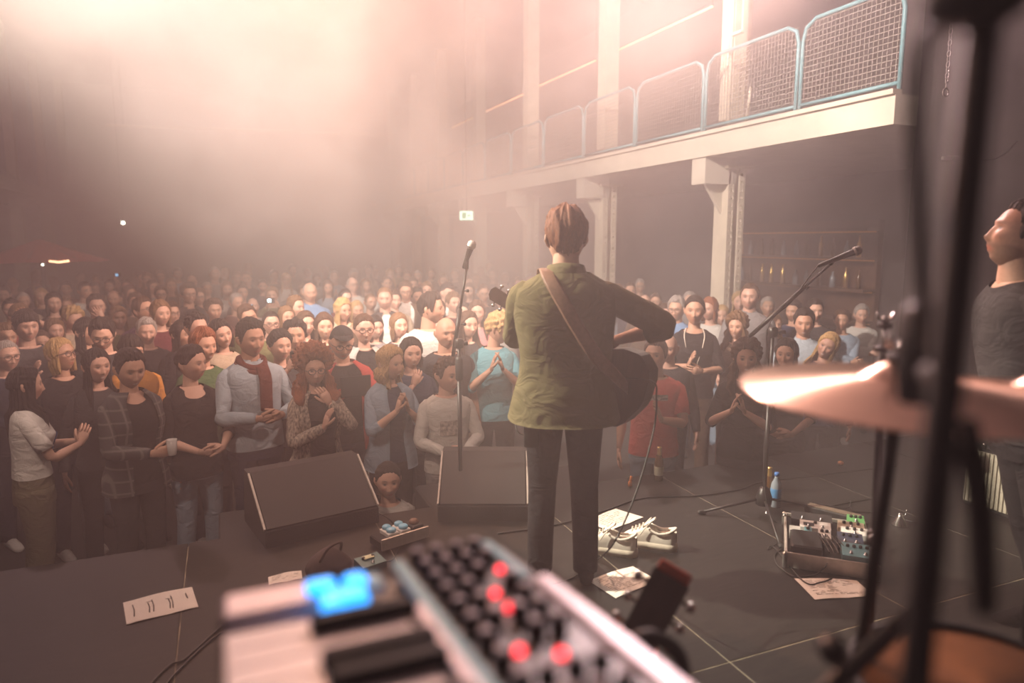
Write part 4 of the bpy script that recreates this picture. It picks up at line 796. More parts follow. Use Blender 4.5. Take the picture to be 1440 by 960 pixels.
# ---------------------------------------------------------------- gear on the stage
M_gril = mat('monitor_grille', (0.030, 0.026, 0.026), 0.75, var=0.5, scale=400, bump=0.3)
M_cab = mat('monitor_cabinet', (0.016, 0.014, 0.014), 0.8, var=0.3, scale=120, bump=0.3)
M_paper = mat('paper', (0.78, 0.73, 0.66), 0.8, var=0.03, scale=8)
M_ink = mat('ink', (0.10, 0.085, 0.08), 0.8)
M_tape = mat('gaffer_white', (0.55, 0.5, 0.45), 0.7)
rg = random.Random(4)
def monitor(label, A, B, h=0.33, depth=0.46, hi=0.41):
    """wedge monitor; A, B: lower corners of its grille side on the deck"""
    A = np.array(A, float); B = np.array(B, float); w_ = np.linalg.norm(B-A); rz = math.atan2(B[1]-A[1], B[0]-A[0])
    t = thing('floor_monitor', label, 'speaker', (*(A+B)/2, 0.0), rz, 'wedge monitors')
    pr_ = [(0, 0), (depth, 0), (depth, 0.12), (hi, h), (hi-0.09, h), (0.0, 0.09)]      # (y, z) side profile
    X = np.array([[0, 0, 1, 0], [1, 0, 0, 0], [0, 1, 0, 0], [0, 0, 0, 1.0]])
    MB().prism(pr_, -w_/2, w_/2, X).build('cabinet', M_cab, t, False)
    g0, g1 = np.array([0.0, 0.09]), np.array([hi-0.09, h]); n_ = nrm([-(g1-g0)[1], (g1-g0)[0]])
    q0, q1 = g0+(g1-g0)*0.03, g0+(g1-g0)*0.97
    MB().prism([tuple(q0), tuple(q1), tuple(q1+n_*0.012), tuple(q0+n_*0.012)], -w_/2+0.012, w_/2-0.012, X).build('grille', M_gril, t, False)
    for sd in (-1, 1):
        MB().prism([tuple(q0+n_*0.002), tuple(q1+n_*0.002), tuple(q1+n_*0.016), tuple(q0+n_*0.016)], sd*w_/2-0.005, sd*w_/2+0.005, X).build('edge_trim', M_tape, t, False)
    return t
risers = []
for x0, x1 in ((-0.1, 0.72), (1.12, 2.3)):
    lab_ = 'the seated person' if x0 > 1 else 'the folded paper strip'; o = MB().bbox((x0+x1)/2, 4.22, -0.38, x1-x0, 0.42, 0.74, 0.01).build('monitor_riser', M_cab, None, False); tag(o, 'black box riser at the stage front under the '+('performer-side' if x0 > 1 else 'keyboard-side')+' wedge monitor', 'riser', 'risers at the stage front')
mA = atz(374, 772, 0)[:2]; mB_ = atz(533, 734, 0)[:2]
monitor('black wedge monitor tilted up towards the keyboard side', mA, mB_)
mC = atz(616, 733, 0)[:2]; mD = atz(742, 733, 0)[:2]
monitor('black wedge monitor behind the performer beside the straight stand', mC, mD)
def sheet(name, label, cat_, px, lines=10, hand=False, z=0.003, group=None):
    """paper lying on the deck, corners given as seen; with printed lines"""
    c = [atz(x, y, z) for x, y in px]; o = np.mean(c, 0); c = [q-o for q in c]; n = 8
    U, V = np.meshgrid(np.linspace(0, 1, n), np.linspace(0, 1, n)); U, V = U.ravel()[:, None], V.ravel()[:, None]
    P = c[0]*(1-U)*(1-V)+c[1]*U*(1-V)+c[2]*U*V+c[3]*(1-U)*V; lift = 0.006*np.abs(np.sin(U[:, 0]*2.6+V[:, 0]*1.7))*(U[:, 0]*(1-U[:, 0])*4+0.2); P[:, 2] += lift
    m = MB(); m.add(P, grid_faces(n, n, False)); Pb = P.copy(); Pb[:, 2] -= 0.0012; m.add(Pb, [f[::-1] for f in grid_faces(n, n, False)])
    t = thing(name, label, cat_, o, 0, group); m.build('sheet', M_paper, t)
    ink = MB()
    def pt(u, v):
        q = c[0]*(1-u)*(1-v)+c[1]*u*(1-v)+c[2]*u*v+c[3]*(1-u)*v; q = q.copy(); q[2] += 0.006*abs(math.sin(u*2.6+v*1.7))*(u*(1-u)*4+0.2)+0.0015; return q
    if hand:
        for (u, w_) in ((0.12, 0), (0.33, 1), (0.39, 0), (0.62, 1), (0.66, 0), (0.88, 0)):
            v0 = 0.25+0.1*w_; ink.loft([pt(u, v0), pt(u+0.012, (v0+0.75)/2), pt(u-0.004, 0.78 if u < 0.8 else v0+0.08)], 0.0022, 0.0006, n=4)
        for (u0, u1, v) in ((0.31, 0.40, 0.3), (0.58, 0.68, 0.35)): ink.loft([pt(u0, v), pt(u1, v+0.02)], 0.002, 0.0006, n=4)
    else:
        for k in range(lines):
            v = 0.12+0.76*k/lines; u = 0.10
            while u < 0.85:
                L_ = rg.uniform(0.05, 0.16)
                if rg.random() < 0.85: ink.loft([pt(u, v), pt(min(u+L_, 0.9), v)], 0.0012, 0.0005, n=4)
                u += L_+0.03
                if u > 0.45 and rg.random() < 0.3: break
    ink.build('print', M_ink, t)
sheet('set_list', 'white set list sheet lying behind the pair of sneakers', 'paper', [(824, 734), (866, 715), (905, 727), (858, 746)], 8)
sheet('set_list', 'white set list sheet half shaded beside the guitar headstock', 'paper', [(827, 816), (890, 796), (925, 816), (866, 841)], 12)
sheet('set_list', 'white set list sheet in front of the large pedalboard', 'paper', [(1117, 813), (1205, 816), (1228, 838), (1146, 843)], 12)
sheet('note_sheet', 'folded paper strip with handwritten strokes alone on the deck', 'paper', [(173, 847), (270, 825), (279, 853), (178, 878)], 0, True)
sheet('label_strip', 'small printed label strip on the deck near the wedge monitor', 'paper', [(377, 811), (424, 802), (425, 813), (378, 822)], 4)
# sneakers
M_shoe = mat('white_shoe_leather', (0.72, 0.66, 0.58), 0.5, var=0.06, scale=30); M_sole = mat('white_rubber_sole', (0.66, 0.58, 0.48), 0.7, var=0.08); M_lin = mat('shoe_lining', (0.30, 0.27, 0.24), 0.9)
def sneaker(label, pc, ptoe):
    c = atz(*pc, 0.0); tp = atz(*ptoe, 0.0); rz = math.atan2(tp[1]-c[1], tp[0]-c[0])
    t = thing('sneaker', label, 'shoe', c, rz, 'pair of white sneakers'); t.scale = (1.02, 1.08, 1.32)           # local +x is the toe
    xs = np.linspace(-0.145, 0.155, 15); w_ = np.interp(xs, [-0.145, -0.13, -0.06, 0.0, 0.07, 0.12, 0.145, 0.155], [0.012, 0.031, 0.037, 0.039, 0.047, 0.042, 0.022, 0.006])
    yo = np.interp(xs, [-0.14, 0, 0.1, 0.155], [0, -0.002, 0.004, 0.008])
    poly = [(a, b+c_) for a, b, c_ in zip(xs, w_, yo)]+[(a, -b+c_) for a, b, c_ in zip(xs[::-1], w_[::-1], yo[::-1])]
    MB().prism(poly[::-1], 0.0, 0.030).build('sole', M_sole, t)
    # upper: rings along the length, open at the ankle
    V = []; n = 17; kx = np.linspace(-0.140, 0.150, 22)
    ht = np.interp(kx, [-0.14, -0.125, -0.09, -0.04, -0.01, 0.03, 0.08, 0.12, 0.145, 0.15], [0.080, 0.088, 0.074, 0.068, 0.092, 0.088, 0.066, 0.050, 0.036, 0.028])
    hw = np.interp(kx, xs, w_)*0.97; yy = np.interp(kx, xs, yo); op = np.interp(kx, [-0.14, -0.125, -0.10, -0.05, -0.012, 0.004, 0.15], [0, 0.55, 0.75, 0.75, 0.6, 0.0, 0.0])
    for x, h, b, y0, o_ in zip(kx, ht, hw, yy, op):
        a = np.linspace(0, 1, n); s_ = (a-0.5)*2; ang = s_*math.pi/2
        f = np.where(np.abs(s_) < o_*0.62, 1, 0); yl = b*np.sign(np.sin(ang))*np.abs(np.sin(ang))**0.6; zl = 0.024+(h-0.024)*np.abs(np.cos(ang))**0.55
        lim = o_*b*0.86
        if o_ > 0.05:
            zl = np.where(np.abs(yl) < lim, 0.034, zl); yl = np.where(np.abs(yl) < lim, yl*0.9, yl)
        V.append(np.stack([np.full(n, x), y0+yl, zl], 1))
    MB().add(np.vstack(V), grid_faces(22, n, False)).build('upper', M_shoe, t)
    MB().loft(spline(np.array([(0.03, 0, 0.088), (0.005, 0, 0.102), (-0.02, 0, 0.118), (-0.03, 0, 0.122)]), 3), [0.020]*4+[0.024]*4+[0.022, 0.012], 0.005, up=(0.6, 0, 0.8), n=8).build('tongue', M_shoe, t)
    lc = MB()
    for k in range(5):
        x = 0.012+k*0.019; z = np.interp(x, [0.0, 0.03, 0.08, 0.12], [0.100, 0.094, 0.072, 0.056]); lc.loft([(x, -0.026, z-0.006), (x+0.004, 0, z+0.004), (x, 0.026, z-0.006)], 0.004, 0.0025, n=5)
    lc.loft(spline(np.array([(0.01, 0.0, 0.104), (-0.01, 0.03, 0.112), (0.02, 0.045, 0.085), (0.04, 0.05, 0.06)]), 3), 0.0025, n=5); lc.loft(spline(np.array([(0.01, 0.0, 0.104), (0.0, -0.03, 0.114), (0.03, -0.04, 0.085)]), 3), 0.0025, n=5)
    lc.build('laces', M_shoe, t)
    MB().loft(spline(np.array([(0.0, 0.030, 0.086), (-0.05, 0.036, 0.071), (-0.10, 0.031, 0.078), (-0.133, 0.012, 0.091), (-0.133, -0.012, 0.091), (-0.10, -0.031, 0.078), (-0.05, -0.036, 0.071), (0.0, -0.030, 0.086)]), 4), 0.006, n=6).build('padded_rim', M_shoe, t)
sneaker('white sneaker with its toe out, crossed by a thin cable', (857, 776), (826, 771))
sneaker('white sneaker set close behind the other, half hidden', (913, 768), (884, 763))
# microphones and stands
M_mesh = mat('mic_grille', (0.42, 0.39, 0.37), 0.5, 0.6, var=0.4, scale=500, bump=0.4); M_stand = mat('stand_black', (0.020, 0.018, 0.018), 0.4, 0.3, var=0.2)
def mic(label, tail, head):
    tail = np.array(tail); head = np.array(head); d = nrm(head-tail); L_ = np.linalg.norm(head-tail); t = thing('microphone', label, 'microphone', tail, 0, 'vocal microphones'); M = mtx((0, 0, 0), x=(0.3, 1, 0.2), z=d)
    MB().lathe([(0.010, 0), (0.012, 0.01), (0.013, L_*0.3), (0.019, L_-0.050), (0.022, L_-0.045)], 14, M).build('handle', M_stand, t)
    MB().lathe([(0.021, L_-0.046), (0.026, L_-0.038), (0.027, L_-0.030), (0.0255, L_-0.012), (0.018, L_-0.002), (0.006, L_+0.003)], 16, M).build('grille_ball', M_mesh, t)
    MB().lathe([(0.0272, L_-0.036), (0.0285, L_-0.033), (0.0285, L_-0.029), (0.0272, L_-0.026)], 16, M).build('grille_band', M_steel, t)
    return t
def knob(mb, p, d, r=0.012, L_=0.03): mb.lathe([(0.004, 0), (0.004, L_*0.5), (r, L_*0.55), (r, L_), (r*0.6, L_+0.003)], 8, mtx(p, x=(0.3, 0.5, 0.81), z=d))
# straight stand
B0 = np.array([1.275, 3.90, 0.0]); D1 = float(np.dot(B0-CAM, _FW)); J = at(646, 478, D1)
J[:2] = B0[:2]; t = thing('microphone_stand', 'black microphone stand with its boom folded nearly upright', 'stand', B0, 0, 'microphone stands')
q = lambda p: np.asarray(p)-B0
MB().lathe([(0.125, 0.0), (0.125, 0.012), (0.110, 0.022), (0.02, 0.030)], 24).build('round_base', M_stand, t)
MB().tube([(0, 0, 0.02), (0, 0, 0.82)], 0.0135, 10).build('lower_tube', M_stand, t)
MB().tube([(0, 0, 0.78), q(J)], 0.010, 10).build('upper_tube', M_stand, t)
MB().lathe([(0.014, 0.80), (0.024, 0.81), (0.024, 0.93), (0.016, 0.945)], 12).build('grip_clutch', M_rubber, t)
bb, bt = at(637, 501, D1-0.03), at(656, 378, D1-0.05)
MB().tube([q(bb), q(bb+(bt-bb)*0.55)], 0.0125, 10).tube([q(bb+(bt-bb)*0.5), q(bt)], 0.0075, 8).build('boom', M_stand, t)
MB().bbox(*q(J), 0.045, 0.045, 0.06, 0.008).build('joint', M_stand, t)
for p_, r_, l_ in ((J, 0.014, 0.05), (at(652, 409, D1-0.05), 0.010, 0.03), (at(648, 456, D1-0.05), 0.010, 0.03)):
    m = MB(); knob(m, q(p_), (0.9, -0.4, 0.05), r_, l_); m.build('clamp_knob', M_stand, t)
m1t, m1h = at(652, 377, D1-0.05), at(665, 339, D1-0.13)
MB().tube([q(bt), q(m1t+(m1h-m1t)*0.35-np.array([0, 0, 0.012]))], 0.012, 8).build('clip', M_rubber, t)
mic('black vocal microphone on the straight stand, tilted up', m1t, m1h)
# boom stand
B1 = atz(1073, 722, 0.0); D2 = float(np.dot(B1-CAM, _FW)); J2 = at(1081, 462, D2); J2[:2] = B1[:2]
t = thing('microphone_stand', 'black tripod microphone stand with a slanting boom', 'stand', B1, 0, 'microphone stands'); q = lambda p: np.asarray(p)-B1
for k, (x, y) in enumerate(((985, 720), (1098, 768), (1160, 716))):
    e = atz(x, y, 0.012); MB().tube([(0, 0, 0.10), q(e)], 0.0085, 8).build('leg', M_stand, t)
    MB().lathe([(0.012, -0.014), (0.014, 0.0), (0.012, 0.030)], 8, mtx(q(e), z=-q(e))).build('rubber_foot', M_rubber, t)
MB().lathe([(0.02, 0.05), (0.045, 0.06), (0.050, 0.10), (0.030, 0.16), (0.016, 0.17)], 12).build('leg_hub', M_stand, t)
MB().tube([(0, 0, 0.05), (0, 0, 0.72)], 0.0135, 10).build('lower_tube', M_stand, t); MB().tube([(0, 0, 0.68), q(J2)], 0.010, 10).build('upper_tube', M_stand, t)
MB().lathe([(0.014, 0.70), (0.022, 0.71), (0.022, 0.79), (0.014, 0.80)], 12).build('grip_clutch', M_rubber, t)
e0, e1 = at(1053, 474, D2-0.03), at(1168, 371, D2-0.12)
MB().tube([q(e0), q(e0+(e1-e0)*0.70)], 0.0125, 10).tube([q(e0+(e1-e0)*0.65), q(e1)], 0.0075, 8).build('boom', M_stand, t)
MB().bbox(*q(J2), 0.05, 0.045, 0.06, 0.008).build('joint', M_stand, t)
for p_, d_, l_ in ((J2, (0.9, -0.4, 0.0), 0.07), (e0+(e1-e0)*0.70, (0.4, -0.5, -0.6), 0.02)):
    m = MB(); knob(m, q(p_), d_, 0.014, l_); m.build('clamp_knob', M_stand, t)
m2t, m2h = at(1150, 374, D2-0.13), at(1211, 350, D2-0.18)
MB().tube([q(e1), q(m2t+(m2h-m2t)*0.35)], 0.013, 8).build('clip', M_rubber, t)
mic('silver-headed vocal microphone on the slanting boom', m2t, m2h)
def cable(label, pts, r=0.0035, name='cable', m=None):
    pts = np.array(pts, float); o = pts[0].copy(); s_ = spline(pts-o, 7); mb = MB().loft(s_, r, up=(0.13, 0.31, 0.94), n=6)
    ob = mb.build(name, m or M_cable, None, True, loc=o); tag(ob, label, 'cable', 'cables'); return ob
fl = lambda x, y, z=0.006: atz(x, y, z)
cable('black microphone cable wound along the slanting boom', [m2t, at(1130, 400, D2-0.10), at(1112, 425, D2-0.07), at(1085, 450, D2-0.02), at(1078, 480, D2-0.02), at(1082, 560, D2-0.02), at(1074, 640, D2-0.02), fl(1083, 725, 0.03), fl(1120, 735), fl(1150, 716), fl(1230, 700)], 0.004)
cable('thin black guitar cable hanging from the performer down across the sneaker', [wl((-0.20, -0.10, 0.98)), at(915, 535, 3.15), at(923, 560, 3.1), at(920, 600, 3.05), at(905, 660, 3.0), at(886, 715, 2.95), at(862, 765, 2.85), fl(840, 787, 0.008), fl(815, 806), fl(798, 815), fl(770, 822)], 0.004)
cable('black cable running along the stage front', [fl(700, 750), fl(780, 738), fl(850, 718), fl(905, 700), fl(980, 697), fl(1040, 688), fl(1070, 678), fl(1150, 668), fl(1260, 655)], 0.005)
cable('black cable looping in front of the large pedalboard', [fl(1105, 768), fl(1090, 778), fl(1092, 792), fl(1104, 803), fl(1120, 811), fl(1145, 808), fl(1160, 797, 0.06), at(1163, 792, 3.42)], 0.0035)
cable('black cable curling over the set list by the pedalboard', [fl(1100, 760), fl(1080, 772), fl(1089, 770), fl(1130, 817, 0.01), fl(1155, 818, 0.012), fl(1170, 813, 0.012)], 0.003)
cable('black cable behind the pedalboard', [fl(1130, 722), fl(1140, 708), fl(1190, 714), fl(1196, 704), fl(1200, 718), fl(1240, 722), fl(1290, 735)], 0.0035)
cable('black cable lying towards the keyboard stand', [fl(320, 872), fl(300, 890), fl(260, 926), fl(240, 934), fl(215, 958), fl(205, 975)], 0.004)
cable('second black cable lying towards the keyboard stand', [fl(322, 880), fl(290, 905), fl(255, 938), fl(232, 965), fl(228, 985)], 0.004)
cable('short cable from the wedge monitor to the small pedalboard', [atz(533, 722, 0.06), atz(545, 728, 0.10), at(556, 742, 3.9), fl(560, 768), fl(552, 786), fl(535, 790)], 0.004)
# large pedalboard
Lw, Ld = 0.42, 0.56; c0 = fl(1103, 797, 0.0); ux = nrm(fl(1201, 812, 0)-c0); uy = np.cross((0, 0, 1), ux); rzb = math.atan2(ux[1], ux[0])
pb = thing('pedalboard', 'aluminium-framed pedalboard crowded with effect pedals', 'pedalboard', c0, rzb)
M_alu = mat('aluminium_frame', (0.55, 0.50, 0.45), 0.45, 0.6, var=0.1); M_felt = mat('black_board_felt', (0.014, 0.013, 0.013), 0.9)
MB().box(Lw/2, Ld/2, 0.035, Lw-0.02, Ld-0.02, 0.05).build('base', M_felt, pb, False)
for (x, y, sx, sy) in ((Lw/2, 0.006, Lw, 0.012), (Lw/2, Ld-0.006, Lw, 0.012), (0.006, Ld/2, 0.012, Ld), (Lw-0.006, Ld/2, 0.012, Ld)): MB().bbox(x, y, 0.040, sx, sy, 0.080, 0.003).build('frame_rail', M_alu, pb, False)
for x in (0.0, Lw):
    for y in (0.0, Ld): MB().bbox(x, y, 0.040, 0.022, 0.022, 0.086, 0.006).build('corner', M_steel, pb, False)
def board_pt(u, v, z): return c0+ux*u+uy*v+np.array([0, 0, z])
def pedal(name, label, u, v, w_, d_, h_, color, knobs=3, sw=1, screen=False, z0=0.060, root=None, m=None, kc=None):
    P = board_pt(u, v, z0) if root is None else np.array(root); t = thing(name, label, 'pedal', P, rzb if root is None else 0.3, 'effect pedals')
    mm = m or mat('pedal_'+color.replace(' ', '_'), CLOTH.get(color, (0.3, 0.3, 0.3)), 0.35, var=0.08, coat=0.3)
    MB().prism([(-d_/2, 0), (d_/2, 0), (d_/2, h_), (-d_/2, h_*0.72)], -w_/2, w_/2, np.array([[0, 0, 1, 0], [1, 0, 0, 0], [0, 1, 0, 0], [0, 0, 0, 1.0]])).build('housing', mm, t, False)
    zt = lambda y: h_*0.86+h_*0.28*(y/d_)
    for k in range(knobs):
        x = (k-(knobs-1)/2)*w_*0.8/max(knobs, 2); MB().lathe([(0.009, 0), (0.008, 0.012), (0.005, 0.014)], 10, mtx((x, d_*0.22, zt(d_*0.22)-0.002))).build('knob', kc or M_rubber, t)
    for k in range(sw):
        x = (k-(sw-1)/2)*w_*0.45; MB().lathe([(0.010, 0), (0.010, 0.004), (0.006, 0.005), (0.006, 0.014), (0.003, 0.015)], 10, mtx((x, -d_*0.28, zt(-d_*0.28)-0.002))).build('footswitch', M_chrome, t)
    if screen: MB().box(-w_*0.22, 0.0, zt(0)+0.001, w_*0.34, d_*0.4, 0.004).build('screen', M_rubber, t, False)
    return t
pedal('effect_pedal', 'teal double pedal with two rows of knobs at the board front', 0.335, 0.085, 0.145, 0.125, 0.055, 'teal', 4, 2)
pedal('effect_pedal', 'dark blue pedal behind the teal double pedal', 0.315, 0.235, 0.12, 0.12, 0.05, 'navy', 3, 2)
pedal('effect_pedal', 'white wide pedal on the right of the board', 0.345, 0.345, 0.13, 0.065, 0.05, 'white', 3, 1)
pedal('effect_pedal', 'cream wide pedal behind the white one', 0.335, 0.425, 0.13, 0.065, 0.05, 'beige', 3, 1)
pedal('effect_pedal', 'green overdrive pedal in the far corner of the board', 0.365, 0.505, 0.085, 0.075, 0.06, 'green', 3, 1, m=mat('pedal_bright_green', (0.12, 0.36, 0.12), 0.35, var=0.05))
pedal('effect_pedal', 'white pedal with a black display window', 0.155, 0.375, 0.155, 0.075, 0.045, 'white', 1, 2, True)
pedal('effect_pedal', 'long black switcher pedal with a row of footswitches', 0.14, 0.485, 0.21, 0.085, 0.045, 'black', 0, 6)
pedal('effect_pedal', 'small white pedal in the middle of the board', 0.195, 0.265, 0.060, 0.09, 0.045, 'white', 2, 1)
pedal('effect_pedal', 'small teal mini pedal next to the white one', 0.115, 0.275, 0.035, 0.085, 0.045, 'teal', 1, 1)
pedal('effect_pedal', 'small pale grey tuner pedal by the left frame rail', 0.050, 0.275, 0.055, 0.085, 0.040, 'pale grey', 0, 1)
o = MB().bbox(0, 0, 0.03, 0.15, 0.22, 0.05, 0.008).build('volume_pedal', M_rubber, None, False, loc=board_pt(0.10, 0.13, 0.060), rot=(0, 0, rzb)); tag(o, 'black rocker volume pedal at the front left of the board', 'pedal')
for k in range(5):
    u = 0.16+0.022*k; cable('short black patch lead bridging pedals on the board', [board_pt(u, 0.22, 0.11), board_pt(u+0.005, 0.16, 0.12), board_pt(u+0.03, 0.10, 0.105), board_pt(u+0.045, 0.05, 0.09)], 0.0035, 'patch_lead')
pc_ = fl(1172, 727, 0.0); o = thing('power_strip', 'long dark mesh-topped power strip lying beside the pedalboard', 'power strip', pc_, math.atan2(*(fl(1203, 732, 0)-fl(1146, 718, 0))[[1, 0]])); MB().bbox(0, 0, 0.022, 0.32, 0.07, 0.04, 0.006).build('case', M_rubber, o, False); MB().box(0, 0, 0.044, 0.29, 0.05, 0.006).build('perforated_top', mat('brown_mesh_top', (0.16, 0.12, 0.085), 0.6, var=0.6, scale=220), o, False)
# small pedalboard left of the straight stand
rp = fl(568, 766, 0.0); rz_ = 0.30
o = thing('small_pedalboard', 'small black pedalboard below the seated person', 'pedalboard', rp, rz_); MB().bbox(0, 0.05, 0.035, 0.29, 0.13, 0.05, 0.006).build('base', M_felt, o, False); MB().box(0, -0.02, 0.045, 0.29, 0.012, 0.06).build('front_rail', M_alu, o, False)
M_paleblue = mat('pale_blue_plastic', (0.22, 0.52, 0.70), 0.35)  # even pale blue plastic for the round pedal covers
for k, (x, lab) in enumerate(((-0.06, 'pedal with a pale blue cover on the small board, nearer the wedge'), (0.015, 'pedal with a pale blue cover beside the brown dome'))):
    P = rp+np.array([math.cos(rz_)*x-math.sin(rz_)*0.05, math.sin(rz_)*x+math.cos(rz_)*0.05, 0.060]); pt_ = thing('effect_pedal', lab, 'pedal', P, rz_, 'effect pedals'); MB().bbox(0, 0, 0.012, 0.062, 0.10, 0.026, 0.004).build('housing', mat('pedal_white', CLOTH['white']), pt_, False)
    MB().lathe([(0.026, 0), (0.026, 0.014), (0.018, 0.020)], 14, mtx((0, -0.022, 0.024))).build('blue_cover', M_paleblue, pt_); MB().lathe([(0.024, 0), (0.024, 0.014), (0.016, 0.020)], 14, mtx((0, 0.028, 0.024))).build('blue_cover', M_paleblue, pt_)
P = rp+np.array([math.cos(rz_)*0.095-math.sin(rz_)*0.05, math.sin(rz_)*0.095+math.cos(rz_)*0.05, 0.060]); pt_ = thing('effect_pedal', 'pedal with a brown dome at the end of the small board', 'pedal', P, rz_, 'effect pedals'); MB().bbox(0, 0, 0.012, 0.07, 0.10, 0.026, 0.004).build('housing', M_rubber, pt_, False); MB().lathe([(0.026, 0.02), (0.028, 0.034), (0.018, 0.046), (0.005, 0.048)], 14).build('dome', M_leather, pt_)
tp = pedal('effect_pedal', 'teal stomp pedal with a pale label on the deck', 0, 0, 0.13, 0.10, 0.045, 'teal dark', 2, 1, root=fl(521, 797, 0), m=mat('pedal_dark_teal', (0.03, 0.13, 0.14), 0.4)); MB().box(0.0, 0.02, 0.047, 0.055, 0.035, 0.004).build('label_plate', mat('pale_label', (0.6, 0.62, 0.40), 0.6), tp, False)
# soft dark bag beside it
bg = fl(462, 806, 0.0); o = thing('soft_bag', 'small slumped dark brown bag on the deck', 'bag', bg, 0.4); m = MB(); zz = np.linspace(0, 1, 9); m.loft([(0.02*z, 0.01*z, 0.005+0.13*z) for z in zz], [0.115, 0.122, 0.120, 0.112, 0.100, 0.085, 0.066, 0.04, 0.01], [0.085, 0.09, 0.088, 0.080, 0.070, 0.06, 0.046, 0.03, 0.008], up=(0, 1, 0), n=22, fold=lambda K, n, a_: 1+0.05*np.sin(a_[None, :]*4+np.arange(K)[:, None]*0.8)); m.build('bag_body', mat('bag_brown', (0.055, 0.035, 0.032), 0.85, var=0.2), o); MB().loft(spline(np.array([(-0.06, -0.03, 0.09), (-0.03, -0.06, 0.16), (0.05, -0.04, 0.16), (0.07, 0.0, 0.09)]), 5), 0.007, n=6).build('bag_strap', mat('bag_brown', (0.055, 0.035, 0.032), 0.85), o)
# bottles
M_pet = mat('clear_plastic', (0.22, 0.26, 0.30), 0.15, var=0.05, spec=0.6); M_bluecap = mat('blue_cap', (0.04, 0.16, 0.45), 0.4); M_amber = mat('amber_glass', (0.10, 0.045, 0.012), 0.1, spec=0.7); M_gold = mat('gold_foil', (0.65, 0.42, 0.16), 0.3, 0.8); M_lab = mat('beer_label', (0.42, 0.40, 0.30), 0.6)
wb = fl(1090, 712, 0.0); o = thing('water_bottle', 'plastic water bottle with blue cap and blue label behind the tripod stand', 'bottle', wb); MB().lathe([(0.028, 0), (0.032, 0.006), (0.032, 0.13), (0.028, 0.15), (0.012, 0.185), (0.012, 0.20)], 16).build('bottle_body', M_pet, o); MB().lathe([(0.0325, 0.06), (0.0328, 0.062), (0.0328, 0.118), (0.0325, 0.12)], 16).build('label_band', mat('blue_label', (0.06, 0.20, 0.40), 0.5), o); MB().lathe([(0.015, 0.198), (0.015, 0.218), (0.011, 0.22)], 12).build('bottle_cap', M_bluecap, o)
def beer(label, p): 
    o = thing('beer_bottle', label, 'bottle', p, 0, 'beer bottles'); MB().lathe([(0.028, 0), (0.031, 0.005), (0.031, 0.13), (0.024, 0.16), (0.0145, 0.185), (0.0135, 0.225), (0.015, 0.232)], 16).build('bottle_body', M_amber, o); MB().lathe([(0.0165, 0.175), (0.0160, 0.19), (0.0148, 0.225), (0.0162, 0.236), (0.010, 0.238)], 12).build('neck_foil', M_gold, o); MB().lathe([(0.0315, 0.04), (0.0318, 0.042), (0.0318, 0.10), (0.0315, 0.102)], 16).build('label_band', M_lab, o)
beer('amber beer bottle with gold neck behind the tripod stand', fl(1080, 708, 0)); beer('amber beer bottle with gold neck in front of the polo shirt', fl(926, 675, 0))
M_orange = mat('orange_plastic', (0.65, 0.20, 0.04), 0.5)
o = thing('orange_clip', 'small orange clip standing at the stage edge', 'clip', fl(886, 684, 0), 0.4); MB().bbox(0, 0, 0.02, 0.03, 0.02, 0.04, 0.006).build('clip_jaw', M_orange, o); MB().tube([(0, 0, 0.03), (0.01, 0.0, 0.055), (0.012, 0, 0.07)], 0.009, 8).build('clip_grip', M_orange, o)
o = MB().lathe([(0.012, 0.0), (0.022, 0.006), (0.02, 0.02), (0.008, 0.026)], 10).build('orange_pot', M_orange, None, True, loc=fl(1182, 653, 0)); tag(o, 'small orange pot lying near the stage edge', 'pot')
o = thing('desk_lamp', 'small chrome cone lamp on the deck with a bent stem', 'lamp', fl(1265, 738, 0)); MB().lathe([(0.045, 0.0), (0.045, 0.006), (0.014, 0.055), (0.010, 0.07)], 16).build('cone', M_chrome, o); MB().tube([(0.0, 0, 0.065), (0.03, 0, 0.05), (0.045, 0, 0.06), (0.048, 0, 0.085)], 0.003, 6, 4).build('stem', M_chrome, o)
# guitar amplifier
ac = fl(1388, 736, 0.0); adir = -nrm([ac[0], ac[1]]); rza = math.atan2(adir[1], adir[0])+math.pi/2-0.55
amp = thing('guitar_amplifier', 'guitar amplifier with a silver ribbed grille cloth', 'amplifier', ac+np.array([0.18, 0.02, 0]), rza)
MB().bbox(0, 0.11, 0.235, 0.52, 0.24, 0.47, 0.015).build('amp_cabinet', M_cab, amp, False)
M_gc = mat('silver_grille_cloth', (0.52, 0.47, 0.38), 0.6, var=0.35, scale=120, stretch=(1, 1, 8)); MB().box(0, -0.016, 0.20, 0.47, 0.012, 0.33).build('grille_cloth', M_gc, amp, False)
rb = MB()
for k in range(19): rb.box(-0.228+k*0.0253, -0.024, 0.20, 0.004, 0.006, 0.33)
tag(rb.build('cloth_ribs', mat('grille_rib_dark', (0.20, 0.17, 0.12), 0.7), amp, False), kind='stuff'); MB().bbox(0, -0.012, 0.415, 0.48, 0.02, 0.06, 0.004).build('control_panel', M_rubber, amp, False)
for k in range(7): MB().lathe([(0.010, 0), (0.008, 0.016)], 8, mtx((-0.19+k*0.055, -0.022, 0.415), x=(1, 0, 0), z=(0, -1, 0))).build('knob', M_chrome, amp)
